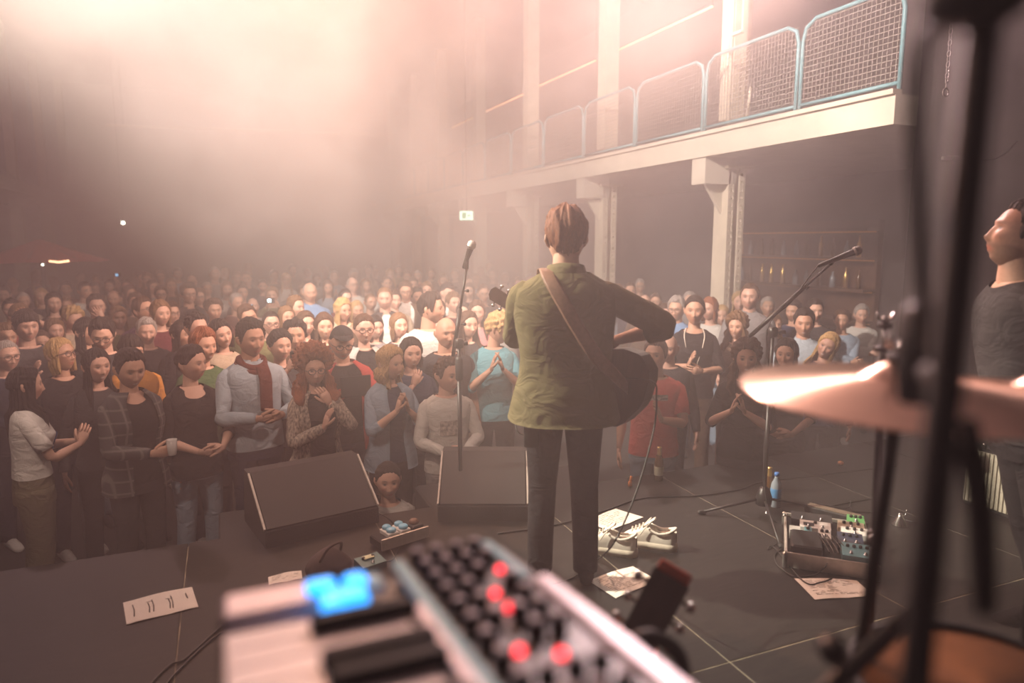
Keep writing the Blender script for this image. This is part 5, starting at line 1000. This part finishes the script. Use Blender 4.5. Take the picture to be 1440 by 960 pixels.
o = thing('instrument_microphone', 'black microphone with red band hung before the amplifier', 'microphone', ac+np.array([0.03, -0.13, 0.26])); MB().lathe([(0.012, -0.09), (0.030, -0.03), (0.036, 0.0), (0.034, 0.03), (0.02, 0.04)], 14, mtx((0, 0, 0), z=(0.9, 0.3, 0))).build('capsule', M_rubber, o); MB().lathe([(0.032, -0.028), (0.034, -0.02), (0.0345, -0.01)], 14, mtx((0, 0, 0), z=(0.9, 0.3, 0))).build('red_band', mat('red_band', (0.5, 0.04, 0.05), 0.5), o); MB().tube([(0, 0, 0), (0, -0.02, 0.25), (0.1, -0.02, 0.33), (0.30, 0.02, 0.33)], 0.004, 6, 4).build('hanging_lead', M_cable, o)
# ---------------------------------------------------------------- keyboard close to the camera, drum hardware
M_syn = mat('synth_black_panel', (0.020, 0.019, 0.021), 0.4, var=0.2); M_lilac = mat('synth_pale_metal', (0.62, 0.55, 0.58), 0.4, 0.2, var=0.05); M_wkey = mat('white_key', (0.80, 0.72, 0.70), 0.35, var=0.03); M_bkey = mat('black_key', (0.006, 0.006, 0.006), 0.6, spec=0.15)
M_tealline = mat('teal_print_line', (0.12, 0.36, 0.42), 0.4); M_padblue = mat('blue_lit_pad', (0.05, 0.3, 0.7), 0.3, emit=(0.0, 0.33, 0.95), estr=2.6); M_ledred = mat('red_led', (0.8, 0.05, 0.06), 0.3, emit=(1.0, 0.03, 0.05), estr=4.0); M_kcap = mat('knob_cap_grey', (0.42, 0.38, 0.41), 0.5, var=0.1)
K0 = at(318, 838, 0.72); k1 = -nrm(ray(300, 440)); k2 = np.array([1.0, 0, 0]); k2 = nrm(k2-k1*(k2@k1)); k3 = np.cross(k2, k1); 
if k3[2] < 0: k3 = -k3
MK = np.eye(4); MK[:3, 0] = k2; MK[:3, 1] = k1; MK[:3, 2] = k3; MK[:3, 3] = 0           # local x: front to rear panel, y: along the keys towards the camera
syn = thing('synthesizer', 'compact keyboard synthesizer with pale keys, lit pads and rows of knobs', 'synthesizer', K0)
LK = 0.62
MB().bbox(0.15, LK/2, -0.040, 0.315, LK, 0.050, 0.005, MK).build('chassis', M_syn, syn, False)
MB().bbox(0.245, LK/2, -0.008, 0.125, LK-0.01, 0.018, 0.003, MK).build('control_panel', M_syn, syn, False)
MB().bbox(0.046, 0.030, -0.008, 0.10, 0.060, 0.020, 0.004, MK).build('end_cheek', M_lilac, syn, False)
MB().bbox(0.302, LK/2+0.06, -0.006, 0.020, LK-0.12, 0.030, 0.004, MK).build('rear_rail', M_lilac, syn, False)
MB().box(0.178, LK/2, 0.002, 0.012, LK-0.01, 0.010, M=MK).build('divider_line', M_tealline, syn, False); MB().box(0.168, LK/2+0.06, 0.003, 0.010, LK-0.14, 0.010, M=MK).build('divider_rail', M_lilac, syn, False)
MB().box(0.288, 0.055, 0.003, 0.010, 0.115, 0.010, M=MK).build('rear_line', M_tealline, syn, False); MB().box(0.143, 0.042, 0.001, 0.018, 0.034, 0.008, M=MK).build('display_window', M_tealline, syn, False)
for u, v, su, sv in ((0.073, 0.028, 0.030, 0.026), (0.090, 0.068, 0.045, 0.032), (0.108, 0.030, 0.024, 0.026), (0.075, 0.086, 0.02, 0.016)): MB().bbox(u+0.018, v+0.006, 0.004, su, sv, 0.012, 0.003, MK).build('lit_pad', M_padblue, syn, False)
v = 0.105; kk = 0
while v < LK-0.03:
    MB().bbox(0.075, v+0.017, -0.005, 0.158, 0.0328, 0.020, 0.002, MK).build('white_key', M_wkey, syn, False)
    if kk % 7 not in (1, 4): MB().bbox(0.116, v+0.030, 0.010, 0.095, 0.021, 0.016, 0.003, MK).build('black_key', M_bkey, syn, False)
    v += 0.034; kk += 1
for u, v in ((0.275, 0.076), (0.247, 0.132), (0.247, 0.168), (0.222, 0.248), (0.251, 0.268)): MB().lathe([(0.0045, 0.0), (0.0045, 0.004), (0.002, 0.006)], 10, MK@mtx((u, v, 0.001))).build('red_led', M_ledred, syn)
for u in (0.200, 0.222, 0.246, 0.268):
    for v in np.arange(0.014, LK-0.02, 0.036):
        if min(abs(u-a)+abs(v-b) for a, b in ((0.275, 0.076), (0.247, 0.132), (0.247, 0.168), (0.222, 0.248), (0.251, 0.268))) < 0.024: continue
        kn = MB().lathe([(0.0085, 0.0), (0.0080, 0.014), (0.0075, 0.016)], 12, MK@mtx((u, v, 0.001))).build('knob', M_bkey, syn); MB().lathe([(0.0062, 0.016), (0.0060, 0.0175), (0.002, 0.018)], 10, MK@mtx((u, v, 0.001))).build('knob_cap', M_kcap, kn)
o = thing('keyboard_stand', 'black tubular stand under the synthesizer', 'stand', (K0[0]+0.14, K0[1]-0.30, 0.0))
for y in (-0.22, 0.12):
    for sd in (-1, 1): MB().tube([(sd*0.20, y, 0.0), (-sd*0.13, y, 1.185)], 0.014, 8).build('leg', M_stand, o)
for x in (-0.12, 0.12): MB().tube([(x, -0.27, 1.195), (x, 0.20, 1.195)], 0.014, 8).build('support_bar', M_stand, o)
# spare guitar on its stand beside the keyboard: headstock and neck show
tipg, nutg = at(948, 805, 1.36), at(902, 892, 1.36); yg = nrm(tipg-nutg); og = tipg-yg*0.845; zg = -_FW-0.4*_R; zg = nrm(zg-yg*(zg@yg))
guitar('electric_guitar', 'spare dark guitar with a red-edged headstock leaning beside the keyboard', mtx(og, x=np.cross(yg, zg), z=zg), False, None, M_wood_dark, None, M_wood_red)
yk = nutg-yg*0.02; o = thing('guitar_stand', 'thin guitar stand with cream-tipped yoke prongs', 'stand', (og[0]+0.02, og[1]+0.12, 0.0)); q = lambda p: np.asarray(p)-np.array(o.location)
xg = np.cross(yg, zg); MB().tube([(0, 0, 0.06), q(yk-zg*0.05)], 0.010, 8).build('post', M_stand, o)
for sd in (-1, 1):
    MB().tube([q(yk-zg*0.05), q(yk-zg*0.04+xg*sd*0.035), q(yk+zg*0.03+xg*sd*0.040)], 0.006, 8, 4).build('yoke_prong', M_wood_red, o); MB().lathe([(0.009, -0.012), (0.010, 0), (0.006, 0.010)], 10, mtx(q(yk+zg*0.035+xg*sd*0.040), z=zg)).build('prong_tip', mat('cream_rubber', (0.75, 0.55, 0.40), 0.6), o)
    MB().tube([(0, 0, 0.06), (sd*0.20, -0.16, 0.008)], 0.009, 8).build('leg', M_stand, o)
MB().tube([(0, 0, 0.06), (0, 0.22, 0.008)], 0.009, 8).build('leg', M_stand, o)
cable('thick black cable arching up behind the keyboard', [at(862, 925, 0.95), at(885, 905, 0.95), at(915, 895, 0.95), at(948, 912, 0.95), at(962, 950, 0.95), at(962, 1010, 0.95), at(950, 1100, 1.0)], 0.011, 'thick_cable')
# cymbals
M_bronze = mat('cymbal_bronze', (0.78, 0.50, 0.36), 0.30, 1.0, var=0.12, scale=6)
_b = M_bronze.node_tree.nodes['Principled BSDF']; _b.inputs['Anisotropic'].default_value = 0.85; _b.inputs['Anisotropic Rotation'].default_value = 0.25; _tn = M_bronze.node_tree.nodes.new('ShaderNodeTangent'); _tn.direction_type = 'RADIAL'; _tn.axis = 'Z'; M_bronze.node_tree.links.new(_tn.outputs[0], _b.inputs['Tangent'])
def cymbal(label, c, R, tilt=0.0, post=None):
    t = thing('cymbal', label, 'cymbal', c, 0, 'cymbals'); M = mtx((0, 0, 0), x=(1, 0, 0), z=(0.0, -math.sin(tilt), math.cos(tilt)))
    rr = np.concatenate([[0.008, 0.02, 0.035, 0.045, 0.052], np.linspace(0.06, R, 24)]); z = np.where(rr < 0.052, 0.045-0.022*(rr/0.052)**2, 0.023*(1-((rr-0.052)/(R-0.052)).clip(0, 1))); z = z+0.0
    pr = list(zip(rr, z))+list(zip(rr[::-1], z[::-1]-0.0012)); MB().lathe(pr, 72, M).build('bronze_disc', M_bronze, t)
    return t
CY = at(1262, 552, 1.0); cymbal('bronze ride cymbal lying level with a bright streak', CY, 0.216, 0.03)
def cstand(label, top, foot, spread=0.22, wing=True):
    top = np.array(top); b = np.array([foot[0], foot[1], 0.0]); t = thing('cymbal_stand', label, 'stand', b, 0, 'cymbal stands'); tp = top-b
    MB().lathe([(0.006, -0.05), (0.006, 0.075)], 8, mtx(tp)).build('threaded_rod', M_chrome, t); MB().lathe([(0.020, -0.014), (0.022, -0.004), (0.012, 0.0)], 12, mtx(tp)).build('cup_washer', M_rubber, t)
    MB().lathe([(0.018, 0.046), (0.018, 0.056), (0.010, 0.058)], 12, mtx(tp)).build('felt', M_rubber, t)
    if wing:
        MB().lathe([(0.009, 0.058), (0.009, 0.070), (0.006, 0.073)], 10, mtx(tp)).build('wing_nut', M_chrome, t)
        for sd in (-1, 1): MB().loft([tp+np.array([sd*0.006, 0, 0.062]), tp+np.array([sd*0.022, 0, 0.070]), tp+np.array([sd*0.028, 0, 0.084])], [0.004, 0.006, 0.004], [0.003, 0.003, 0.002], n=8).build('wing', M_chrome, t)
    j = tp*np.array([1, 1, 0])*0.35+np.array([0, 0, tp[2]*0.62]); MB().tube([tp-np.array([0, 0, 0.03]), j], 0.0095, 10).build('upper_tube', M_stand, t); MB().tube([j, (0, 0, 0.22)], 0.0125, 10).build('lower_tube', M_stand, t)
    MB().bbox(*j, 0.036, 0.036, 0.045, 0.006).build('height_clamp', M_stand, t)
    m = MB(); knob(m, j, (-0.8, -0.5, 0.2), 0.014, 0.03); m.build('wing_bolt', M_chrome, t)
    for k in range(3):
        a = k*2.094+0.5; MB().tube([(0, 0, 0.30), (math.cos(a)*spread*0.5, math.sin(a)*spread*0.5, 0.17), (math.cos(a)*spread, math.sin(a)*spread, 0.012)], 0.008, 8).build('leg', M_stand, t)
        MB().lathe([(0.012, -0.012), (0.013, 0.0), (0.011, 0.022)], 8, mtx((math.cos(a)*spread, math.sin(a)*spread, 0.012))).build('rubber_foot', M_rubber, t)
    return t
cstand('black cymbal stand carrying the bronze ride cymbal', CY, CY[:2]+np.array([-0.03, 0.03]))
CY2 = at(1478, 562, 1.12); cymbal('dark bronze cymbal half out of view beside the tall pole', CY2, 0.17, 0.02); cstand('cymbal stand under the half hidden cymbal', CY2, CY2[:2]+np.array([0.02, 0.0]))
CY3 = at(1242, 486, 1.75); cstand('cymbal stand without a cymbal, wing nut on top', CY3, CY3[:2]+np.array([0.06, 0.02]))
# pole of an overhead microphone stand very close to the lens, with its cable
p0, p1 = at(1392, -60, 0.40), at(1322, 620, 0.46); dz = nrm(p1-p0); p2 = p0+dz*(p0[2]/-dz[2]); M_matte = M_rubber
o = thing('overhead_stand', 'black boom pole of an overhead microphone stand rising through the drum kit', 'stand', p2); q = lambda p: np.asarray(p)-p2
MB().tube([(0, 0, 0.02), q(p0-dz*0.35)], 0.0105, 12).build('pole', M_matte, o)
for k in range(3):
    a = k*2.094+1.2; MB().tube([(0, 0, 0.12), (math.cos(a)*0.24, math.sin(a)*0.24, 0.012)], 0.008, 8).build('leg', M_stand, o)
cl = at(1372, -5, 0.40); MB().bbox(*q(cl), 0.055, 0.04, 0.035, 0.01).build('clamp', M_matte, o)
MB().lathe([(0.020, -0.03), (0.024, 0.0), (0.024, 0.05), (0.016, 0.06)], 12, mtx(q(at(1301, 520, 0.62)), z=(0.05, 0.05, 1))).build('lower_clamp', M_matte, o)
MB().tube([q(at(1301, 520, 0.62)), q(p0+(p1-p0)*0.86)], 0.009, 8).build('clamp_arm', M_rubber, o)
cable('black cable hanging down beside the overhead pole', [at(1372, 0, 0.40), at(1330, 18, 0.40), at(1298, 60, 0.41), at(1288, 150, 0.42), at(1292, 300, 0.45), at(1298, 420, 0.52), at(1301, 500, 0.60)], 0.0048, 'hanging_cable', M_matte)
cable('black cable loop drooping below the cymbals', [at(1360, 590, 0.50), at(1378, 660, 0.50), at(1388, 760, 0.50), at(1384, 860, 0.50), at(1370, 700, 0.50), at(1352, 620, 0.50)], 0.007, 'hanging_cable', M_matte)
# drum with a wooden shell
M_shell = mat('drum_wood_shell', (0.22, 0.09, 0.035), 0.35, var=0.25, scale=14, stretch=(1, 1, 5), coat=0.4); M_headw = mat('drum_head', (0.15, 0.062, 0.022), 0.8, var=0.1, spec=0.1)
dc = at(1385, 965, 0.98); o = thing('tom_drum', 'brown wooden tom drum at the corner of the drum kit', 'drum', dc-np.array([0, 0, 0.30])); MB().lathe([(0.165, 0.03), (0.168, 0.05), (0.168, 0.28), (0.165, 0.29)], 40).build('shell', M_shell, o); MB().lathe([(0.169, 0.275), (0.175, 0.278), (0.175, 0.300), (0.168, 0.302), (0.166, 0.292), (0.169, 0.275)], 40, cap=False).build('hoop', M_rubber, o); MB().lathe([(0.001, 0.291), (0.166, 0.293)], 40).build('drum_head', M_headw, o)
for k in range(8):
    a = k*math.pi/4; MB().bbox(0.176*math.cos(a), 0.176*math.sin(a), 0.20, 0.016, 0.016, 0.05, 0.004).build('lug', M_chrome, o)
for k in range(3):
    a = k*2.094; MB().tube([(0.172*math.cos(a), 0.172*math.sin(a), 0.16), (0.20*math.cos(a), 0.20*math.sin(a), 0.0), (0.20*math.cos(a), 0.20*math.sin(a), -(dc[2]-0.30)+0.002)], 0.006, 8).build('leg', M_chrome, o)
# low boom arm crossing in front of the drum
ba, bb2 = at(1172, 962, 0.72), at(1300, 845, 0.80); o = thing('boom_arm', 'black short boom stand slanting in front of the wooden drum', 'stand', (ba[0], ba[1], 0)); q = lambda p: np.asarray(p)-np.array(o.location); dd = bb2-ba
MB().tube([q(ba-dd*0.6), q(bb2)], 0.010, 10).build('boom', M_stand, o); MB().tube([q(ba-dd*0.4), (0, 0, 0.03)], 0.011, 10).build('post', M_stand, o); MB().lathe([(0.11, 0), (0.11, 0.012), (0.02, 0.03)], 20).build('round_base', M_stand, o); m = MB(); knob(m, q(ba+dd*0.12), (-0.5, 0.1, 0.85), 0.014, 0.045); m.build('clamp_knob', M_stand, o)
# ---------------------------------------------------------------- fittings of the hall
M_bulb = mat('lamp_white', (1, 0.95, 0.85), 0.4, emit=(1.0, 0.86, 0.66), estr=14.0); M_neon = mat('orange_tube_light', (1, 0.5, 0.3), 0.4, emit=(1.0, 0.36, 0.16), estr=2.2); M_exit = mat('exit_sign_face', (0.6, 0.9, 0.7), 0.5, emit=(0.55, 0.95, 0.70), estr=2.2); M_exitg = mat('exit_sign_green', (0.05, 0.4, 0.18), 0.5, emit=(0.05, 0.5, 0.2), estr=0.8)
# orange tube lights along the upper gallery
for k, (a, b) in enumerate((((635, 180), (668, 164)), ((681, 158), (735, 133)), ((755, 122), (838, 85)), ((870, 70), (1002, 9)))):
    A, B = atX(*a, 7.0), atX(*b, 7.0); o = thing('tube_light', ('short', 'second short', 'middle', 'long')[k]+' orange tube light hung above the gallery', 'light', A, 0, 'orange tube lights'); MB().tube([(0, 0, 0), B-A], 0.018, 8).build('tube', M_neon, o); MB().tube([(0, 0, 0.03), B-A+np.array([0, 0, 0.03])], 0.022, 6).build('holder', M_black, o)
    for p in (np.zeros(3), B-A): MB().tube([p+np.array([0, 0, 0.03]), p+np.array([0, 0, ZC-A[2]-p[2]-0.0])], 0.006, 6).build('hanger', M_black, o)
# exit sign
ex = at(656, 303, 15.6); o = thing('exit_sign', 'lit green and white exit sign box near the far columns', 'sign', ex, -YAW); MB().bbox(0, 0, 0, 0.30, 0.06, 0.20, 0.008).build('box', M_exit, o, False); MB().box(-0.05, -0.033, 0.0, 0.09, 0.006, 0.13).build('running_figure_panel', M_exitg, o, False); MB().prism([(0.03, -0.03), (0.09, 0.0), (0.03, 0.03)], -0.036, -0.031, np.array([[1, 0, 0, 0], [0, 0, 1, 0], [0, 1, 0, 0], [0, 0, 0, 1.0]])).build('arrow', M_exitg, o, False); MB().tube([(0, 0, 0.1), (0, 0, ZC-ex[2])], 0.008, 6).build('hanger', M_black, o)
# red parasol with a ring lamp
M_red = mat('parasol_red_cloth', (0.50, 0.07, 0.06), 0.85, var=0.1, scale=6)
pc2 = at(58, 366, 13.0); pb2 = np.array([pc2[0], pc2[1], ZF]); o = thing('parasol', 'large red parasol open over the rear of the hall', 'parasol', pb2); hz = pc2[2]-ZF
n = 8; R_ = 1.12
for k in range(n):
    a0, a1 = 2*math.pi*k/n, 2*math.pi*(k+1)/n; u = np.linspace(0, 1, 6); V = []
    for q_ in (0, 0.5, 1):
        a = a0+(a1-a0)*q_; sag = 0.05*math.sin(math.pi*q_); V.append(np.stack([R_*u*math.cos(a)*(1-0.04*math.sin(math.pi*q_)), R_*u*math.sin(a)*(1-0.04*math.sin(math.pi*q_)), hz+0.40*(1-u)**1.15-sag*u*0.5+0*u], 1))
    V = np.array(V); vv = np.vstack([V.reshape(-1, 3), (V-[0, 0, 0.006]).reshape(-1, 3)]); f = grid_faces(3, 6, False); MB().add(vv, f+[tuple(i+18 for i in g[::-1]) for g in f]).build('canopy_panel', M_red, o); MB().tube([(0, 0, hz+0.37), (R_*math.cos(a0), R_*math.sin(a0), hz-0.015)], 0.008, 5).build('rib', M_black, o)
MB().tube([(0, 0, 0), (0, 0, hz+0.42)], 0.022, 10).build('pole', M_steel, o); MB().lathe([(0.30, 0), (0.30, 0.05), (0.05, 0.09)], 24).build('base', M_black, o)
lp = at(83, 368.5, 11.85); o = thing('bar_lamp', 'small curved orange lamp glowing under the red parasol', 'lamp', lp); a = np.linspace(-0.7, 0.7, 9); MB().loft(np.stack([0.22*np.sin(a), -0.22*np.cos(a)+0.2, 0.03*np.abs(np.sin(a))], 1), 0.02, n=8).build('lamp_strip', mat('amber_lamp', (1, 0.6, 0.4), 0.4, emit=(1.0, 0.42, 0.22), estr=7), o); MB().tube([(0, 0, 0), (-0.1, 0.5, 0.02), (-0.3, 1.1, 0.1)], 0.008, 6).build('lamp_arm', M_black, o)
def bulb(label, p, r, up=None): o = thing('hall_lamp', label, 'lamp', p, 0, 'small lamps'); MB().lathe([(r*0.3, -r), (r*0.8, -r*0.6), (r, 0), (r*0.7, r*0.7), (r*0.3, r)], 12).build('bulb', M_bulb, o); MB().lathe([(r*0.4, r*0.9), (r*0.4, r*2.2)], 8).build('socket', M_black, o); MB().tube([(0, 0, r*2), (0, 0, up or ZC-p[2])], 0.006, 5).build('lead', M_black, o)
bulb('bright round lamp hanging over the rear of the crowd', at(173, 313, 19), 0.055); bulb('tiny lamp beside the curved lamp under the parasol', at(60, 372, 12.6), 0.022, 0.16)
# lighting bar across the hall
A, B = at(150, 176, 21), at(560, 190, 24); o = thing('lighting_bar', 'pale horizontal lighting bar hung across the rear of the hall', 'bar', A); MB().tube([(0, 0, 0), B-A], 0.04, 8).build('bar_tube', M_col, o)
for f in (0.05, 0.5, 0.95): p = (B-A)*f; MB().tube([p, p+np.array([0, 0, ZC-(A+p)[2]])], 0.015, 6).build('hanger', M_black, o)
# gallery ladder post
pp = atX(1024, 172, 6.0); pp[2] = 2.965; o = thing('gallery_post', 'thin white post with a square bracket on the gallery edge', 'post', pp); MB().tube([(0, 0, 0), (0, 0, ZC-2.97)], 0.028, 8).build('post_tube', M_col, o)
bp = atX(1036, 47, 6.0)-pp; MB().box(0.0, -0.10, bp[2], 0.06, 0.20, 0.03).build('bracket_foot', M_col, o, False); MB().box(0.0, -0.20, bp[2]+0.6, 0.03, 0.025, 1.2).build('bracket_upright', M_col, o, False)
rb_ = atX(1048, 170, 6.0); rt_ = atX(1056, 122, 6.0); rb_[2] = 2.968; o = MB().tube([(0, 0, 0), rt_-rb_], 0.018, 8).build('white_rod', M_col, None, True, loc=rb_); tag(o, 'short white rod leaning on the gallery rail', 'rod')
# bar under the gallery: back wall with lit shelves of bottles
M_amberlit = mat('bar_shelf_glow', (0.6, 0.3, 0.1), 0.5, emit=(1.0, 0.45, 0.15), estr=0.15); M_oak = mat('bar_wood', (0.10, 0.05, 0.03), 0.6, var=0.3, scale=8, stretch=(6, 1, 1))
bw = thing('bar_shelf', 'wooden bar shelf unit glowing amber under the gallery', 'shelf', (9.35, 9.6, ZF)); MB().box(0.12, 0, 1.35, 0.10, 3.4, 2.7).build('back_panel', M_oak, bw, False)
for z in (1.1, 1.6, 2.1, 2.55):
    MB().box(-0.06, 0, z, 0.28, 3.4, 0.04).build('shelf_board', M_oak, bw, False); MB().box(0.06, 0, z-0.035, 0.02, 3.3, 0.02).build('glow_strip', M_amberlit, bw, False)
rg2 = random.Random(8); bm = [MB().lathe([(r, 0), (r, h*0.6), (r*0.4, h*0.78), (r*0.38, h)], 8).mesh('bottle') for r, h in ((0.04, 0.30), (0.036, 0.33), (0.045, 0.26))]
for m_, c_ in zip(bm, ('amber_glass', 'gold_foil', 'clear_plastic')): m_.materials.append(MATS[c_])
for z in (1.62, 2.12):
    for k in range(12): o = link('bottle', rg2.choice(bm), None, (9.27, 8.1+0.27*k+rg2.uniform(-0.04, 0.04), ZF+z)); tag(o, 'liquor bottle standing on the glowing bar shelf', 'bottle', 'bottles on the bar shelf')
bc = thing('bar_counter', 'long dark bar counter under the gallery', 'counter', (8.1, 9.8, ZF)); MB().bbox(0, 0, 0.53, 0.5, 4.4, 1.06, 0.01).build('counter_front', M_oak, bc, False); MB().bbox(0, 0, 1.08, 0.62, 4.5, 0.05, 0.01).build('counter_top', M_black, bc, False)
# black masking drape beside the stage, with hanging chain
dr = MB(); yy = np.linspace(-3.4, 4.76, 120); z_ = np.array([0.0, 7.15]); V = []
for z in z_: V.append(np.stack([6.0+0.07*np.sin(yy*11)+0.03*np.sin(yy*23+1), yy, np.full_like(yy, z)], 1))
V = np.vstack(V); n_ = len(yy); dr.add(np.vstack([V, V+[0.02, 0, 0]]), grid_faces(2, n_, False)+[tuple(i+2*n_ for i in f[::-1]) for f in grid_faces(2, n_, False)])
o = dr.build('masking_drape', M_curt, None); tag(o, 'tall black pleated drape closing the side of the stage', 'drape')
ch = at(1330, 130, 4.6); o = thing('hanging_chain', 'steel chain with an end ring hanging before the black drape', 'chain', ch); 
for k in range(26):
    a = np.linspace(0, 2*math.pi, 11); r = np.stack([0.012*np.cos(a), 0*a, 0.021*np.sin(a)], 1); 
    if k % 2: r = r[:, [1, 0, 2]]
    MB().loft(r+[0, 0, 0.075+0.034*k], 0.0035, up=(0, 1, 0) if k % 2 == 0 else (1, 0, 0), n=5).build('chain_link', M_chrome, o)
a = np.linspace(0, 2*math.pi, 17); MB().loft(np.stack([0.026*np.cos(a), 0*a, 0.026*np.sin(a)], 1), 0.006, up=(0, 1, 0), n=6).build('end_ring', M_chrome, o); MB().loft([(0, 0, 0.024), (0, 0, 0.07)], 0.006, n=6).build('shackle', M_chrome, o)
wb_ = at(1342, 222, 4.9); o = thing('wall_cleat', 'pale metal cleat fixed on the dark drape rail', 'cleat', wb_, -0.6); MB().bbox(0, 0, 0, 0.16, 0.03, 0.03, 0.006).build('bar', M_steel, o, False); MB().tube([(0, 0, 0), (0.3, 0.1, 0.0), (0.45, 0.15, 0.12)], 0.006, 6, 4).build('lashing', M_cable, o)
# things held in the crowd
def held(p, i, off): 
    W, hd, E = p['_w'][i]; s_ = p['_s']; q = (W+hd*0.09+np.array(off))*s_; c, n_ = math.cos(p['yaw']), math.sin(p['yaw']); return np.array([p['x']+c*q[0]-n_*q[1], p['y']+n_*q[0]+c*q[1], p.get('z', ZF)+q[2]])
by = {p['label']: p for p in CROWD}
p = by['person in a dark plaid jacket over black holding a small glass']; g = held(p, 0, (0.02, -0.02, -0.03)); o = thing('drinking_glass', 'small half-full glass held by the person in the plaid jacket', 'glass', g); MB().lathe([(0.024, 0), (0.026, 0.004), (0.032, 0.10), (0.030, 0.10), (0.024, 0.008), (0.002, 0.007)], 14).build('glass_wall', mat('glass_clear', (0.5, 0.48, 0.45), 0.08, spec=0.8), o)
p = by['bearded person in a dark cap and open red jacket holding a tablet up']; g = (held(p, 0, (0, 0, 0))+held(p, 1, (0, 0, 0)))/2; o = thing('tablet', 'black tablet held up in two hands by the capped person', 'tablet', g, p['yaw']); MB().bbox(0, -0.01, 0.02, 0.22, 0.012, 0.15, 0.004).build('tablet_body', M_rubber, o, False); MB().box(0, 0.0, 0.02, 0.20, 0.012, 0.13).build('tablet_screen', mat('screen_dark', (0.03, 0.04, 0.05), 0.2), o, False)
p = by['person in a charcoal top with bare forearms raised, holding a camera']; g = (held(p, 0, (0, 0, 0))+held(p, 1, (0, 0, 0)))/2; o = thing('photo_camera', 'black photo camera held up with both hands', 'camera', g, p['yaw']); MB().bbox(0, 0, 0.02, 0.13, 0.06, 0.09, 0.01).build('camera_body', M_rubber, o, False); MB().lathe([(0.035, 0), (0.036, 0.07), (0.030, 0.075)], 16, mtx((0, -0.02, 0.02), x=(1, 0, 0), z=(0, -1, 0))).build('lens', M_rubber, o); MB().bbox(0, 0, 0.075, 0.05, 0.05, 0.03, 0.006).build('viewfinder', M_rubber, o, False)
M_phone = mat('phone_screen_blue', (0.2, 0.5, 0.8), 0.3, emit=(0.25, 0.60, 0.95), estr=2.0); M_flash = mat('phone_light', (0.8, 1, 1), 0.3, emit=(0.65, 0.95, 1.0), estr=12)
byp = {(p['px'], p['py']): p for p in CROWD}
for lab, key, sz, m_ in (('phone showing a bright blue screen above the crowd', (331, 411), (0.13, 0.07), M_phone), ('phone with its small torch lit beside the blue shirt', (382, 404), (0.045, 0.045), M_flash), ('phone with a tiny blue light at the rear of the crowd', (163, 391), (0.05, 0.05), M_phone)):
    p = byp[key]; P = held(p, 0 if key[0] != 331 else 1, (0.0, -0.03, 0.03)); o = thing('phone', lab, 'phone', P, -YAW, 'phones in the crowd'); MB().bbox(0, 0.006, 0, 0.15, 0.010, 0.078, 0.003).build('phone_case', M_rubber, o, False); MB().box(0, -0.002, 0, sz[0], 0.006, sz[1]).build('phone_screen', m_, o, False)
# clothing details of the front rows
def chest(p, name, mb, m): return mb.build(name, m, p['_root'])
p = by['person in a white t-shirt with a blue disc print clapping side on']; mb = MB(); a = np.linspace(0, 2*math.pi, 25)[:-1]; T = T_F
def on_torso(x, z, infl): hw = np.interp(z, T[:, 0], T[:, 1])+infl; hd_ = np.interp(z, T[:, 0], T[:, 2])+infl; yo = np.interp(z, T[:, 0], T[:, 3]); return yo-hd_*(1-np.clip(np.abs(x)/hw, 0, 0.999)**2.35)**(1/2.35)
rr, aa = np.meshgrid(np.linspace(0, 0.095, 8), a, indexing='ij'); X = (rr*np.cos(aa)).ravel(); Z = (1.17+rr*np.sin(aa)).ravel(); mb.add(np.stack([X, on_torso(X, Z, 0.020), Z], 1), grid_faces(8, 24)); chest(p, 'blue_disc_print', mb, mat('print_blue', (0.03, 0.10, 0.35), 0.8))
T = T_M; p = by['child in a pale grey printed sweatshirt with hands together']; mb = MB(); xs = np.linspace(-0.09, 0.09, 12); zs = np.linspace(1.16, 1.28, 8); X, Z = np.meshgrid(xs, zs); mb.add(np.stack([X.ravel(), on_torso(X.ravel(), Z.ravel(), 0.020), Z.ravel()], 1), grid_faces(8, 12, False)); chest(p, 'faded_print', mb, mat('print_faded', (0.30, 0.27, 0.24), 0.9, var=0.6, scale=40))
p = by['person in a salmon-red polo shirt holding a forearm across the chest']; mb = MB(); xs = np.linspace(-0.10, 0.10, 12); zs = np.linspace(1.30, 1.345, 4); X, Z = np.meshgrid(xs, zs); mb.add(np.stack([X.ravel(), on_torso(X.ravel(), Z.ravel(), 0.026), Z.ravel()], 1), grid_faces(4, 12, False)); chest(p, 'grey_chest_print', mb, mat('print_grey', (0.32, 0.24, 0.22), 0.9, var=0.7, scale=60))
p = by['person in a wide-necked black top and lanyard clapping']; chest(p, 'lanyard', MB().loft(spline(np.array([(0.07, -0.02, 1.47), (0.085, -0.10, 1.40), (0.05, -0.145, 1.25), (0.0, -0.155, 1.12), (-0.05, -0.145, 1.25), (-0.085, -0.10, 1.40), (-0.07, -0.02, 1.47)]), 4), 0.005, 0.002, n=6), mat('lanyard_pale', (0.55, 0.48, 0.40), 0.8))
for p in CROWD:
    if p.get('scarf'):
        a = np.linspace(0, 2*math.pi, 25); mb = MB()
        for k in range(2): mb.loft(np.stack([(0.082+0.012*k)*np.cos(a), -0.005+(0.078+0.012*k)*np.sin(a), 1.475-0.030*k+0.018*np.sin(a)-0.03*np.clip(-np.sin(a), 0, 1)], 1), 0.026, up=(0, 0, 1), n=8)
        mb.loft(spline(np.array([(0.03, -0.10, 1.45), (0.035, -0.145, 1.36), (0.03, -0.155, 1.24), (0.03, -0.155, 1.14)]), 4), 0.045, 0.014, up=(0, 1, 0), n=10); mb.build('scarf', cloth(p['scarf']), p['_root'])
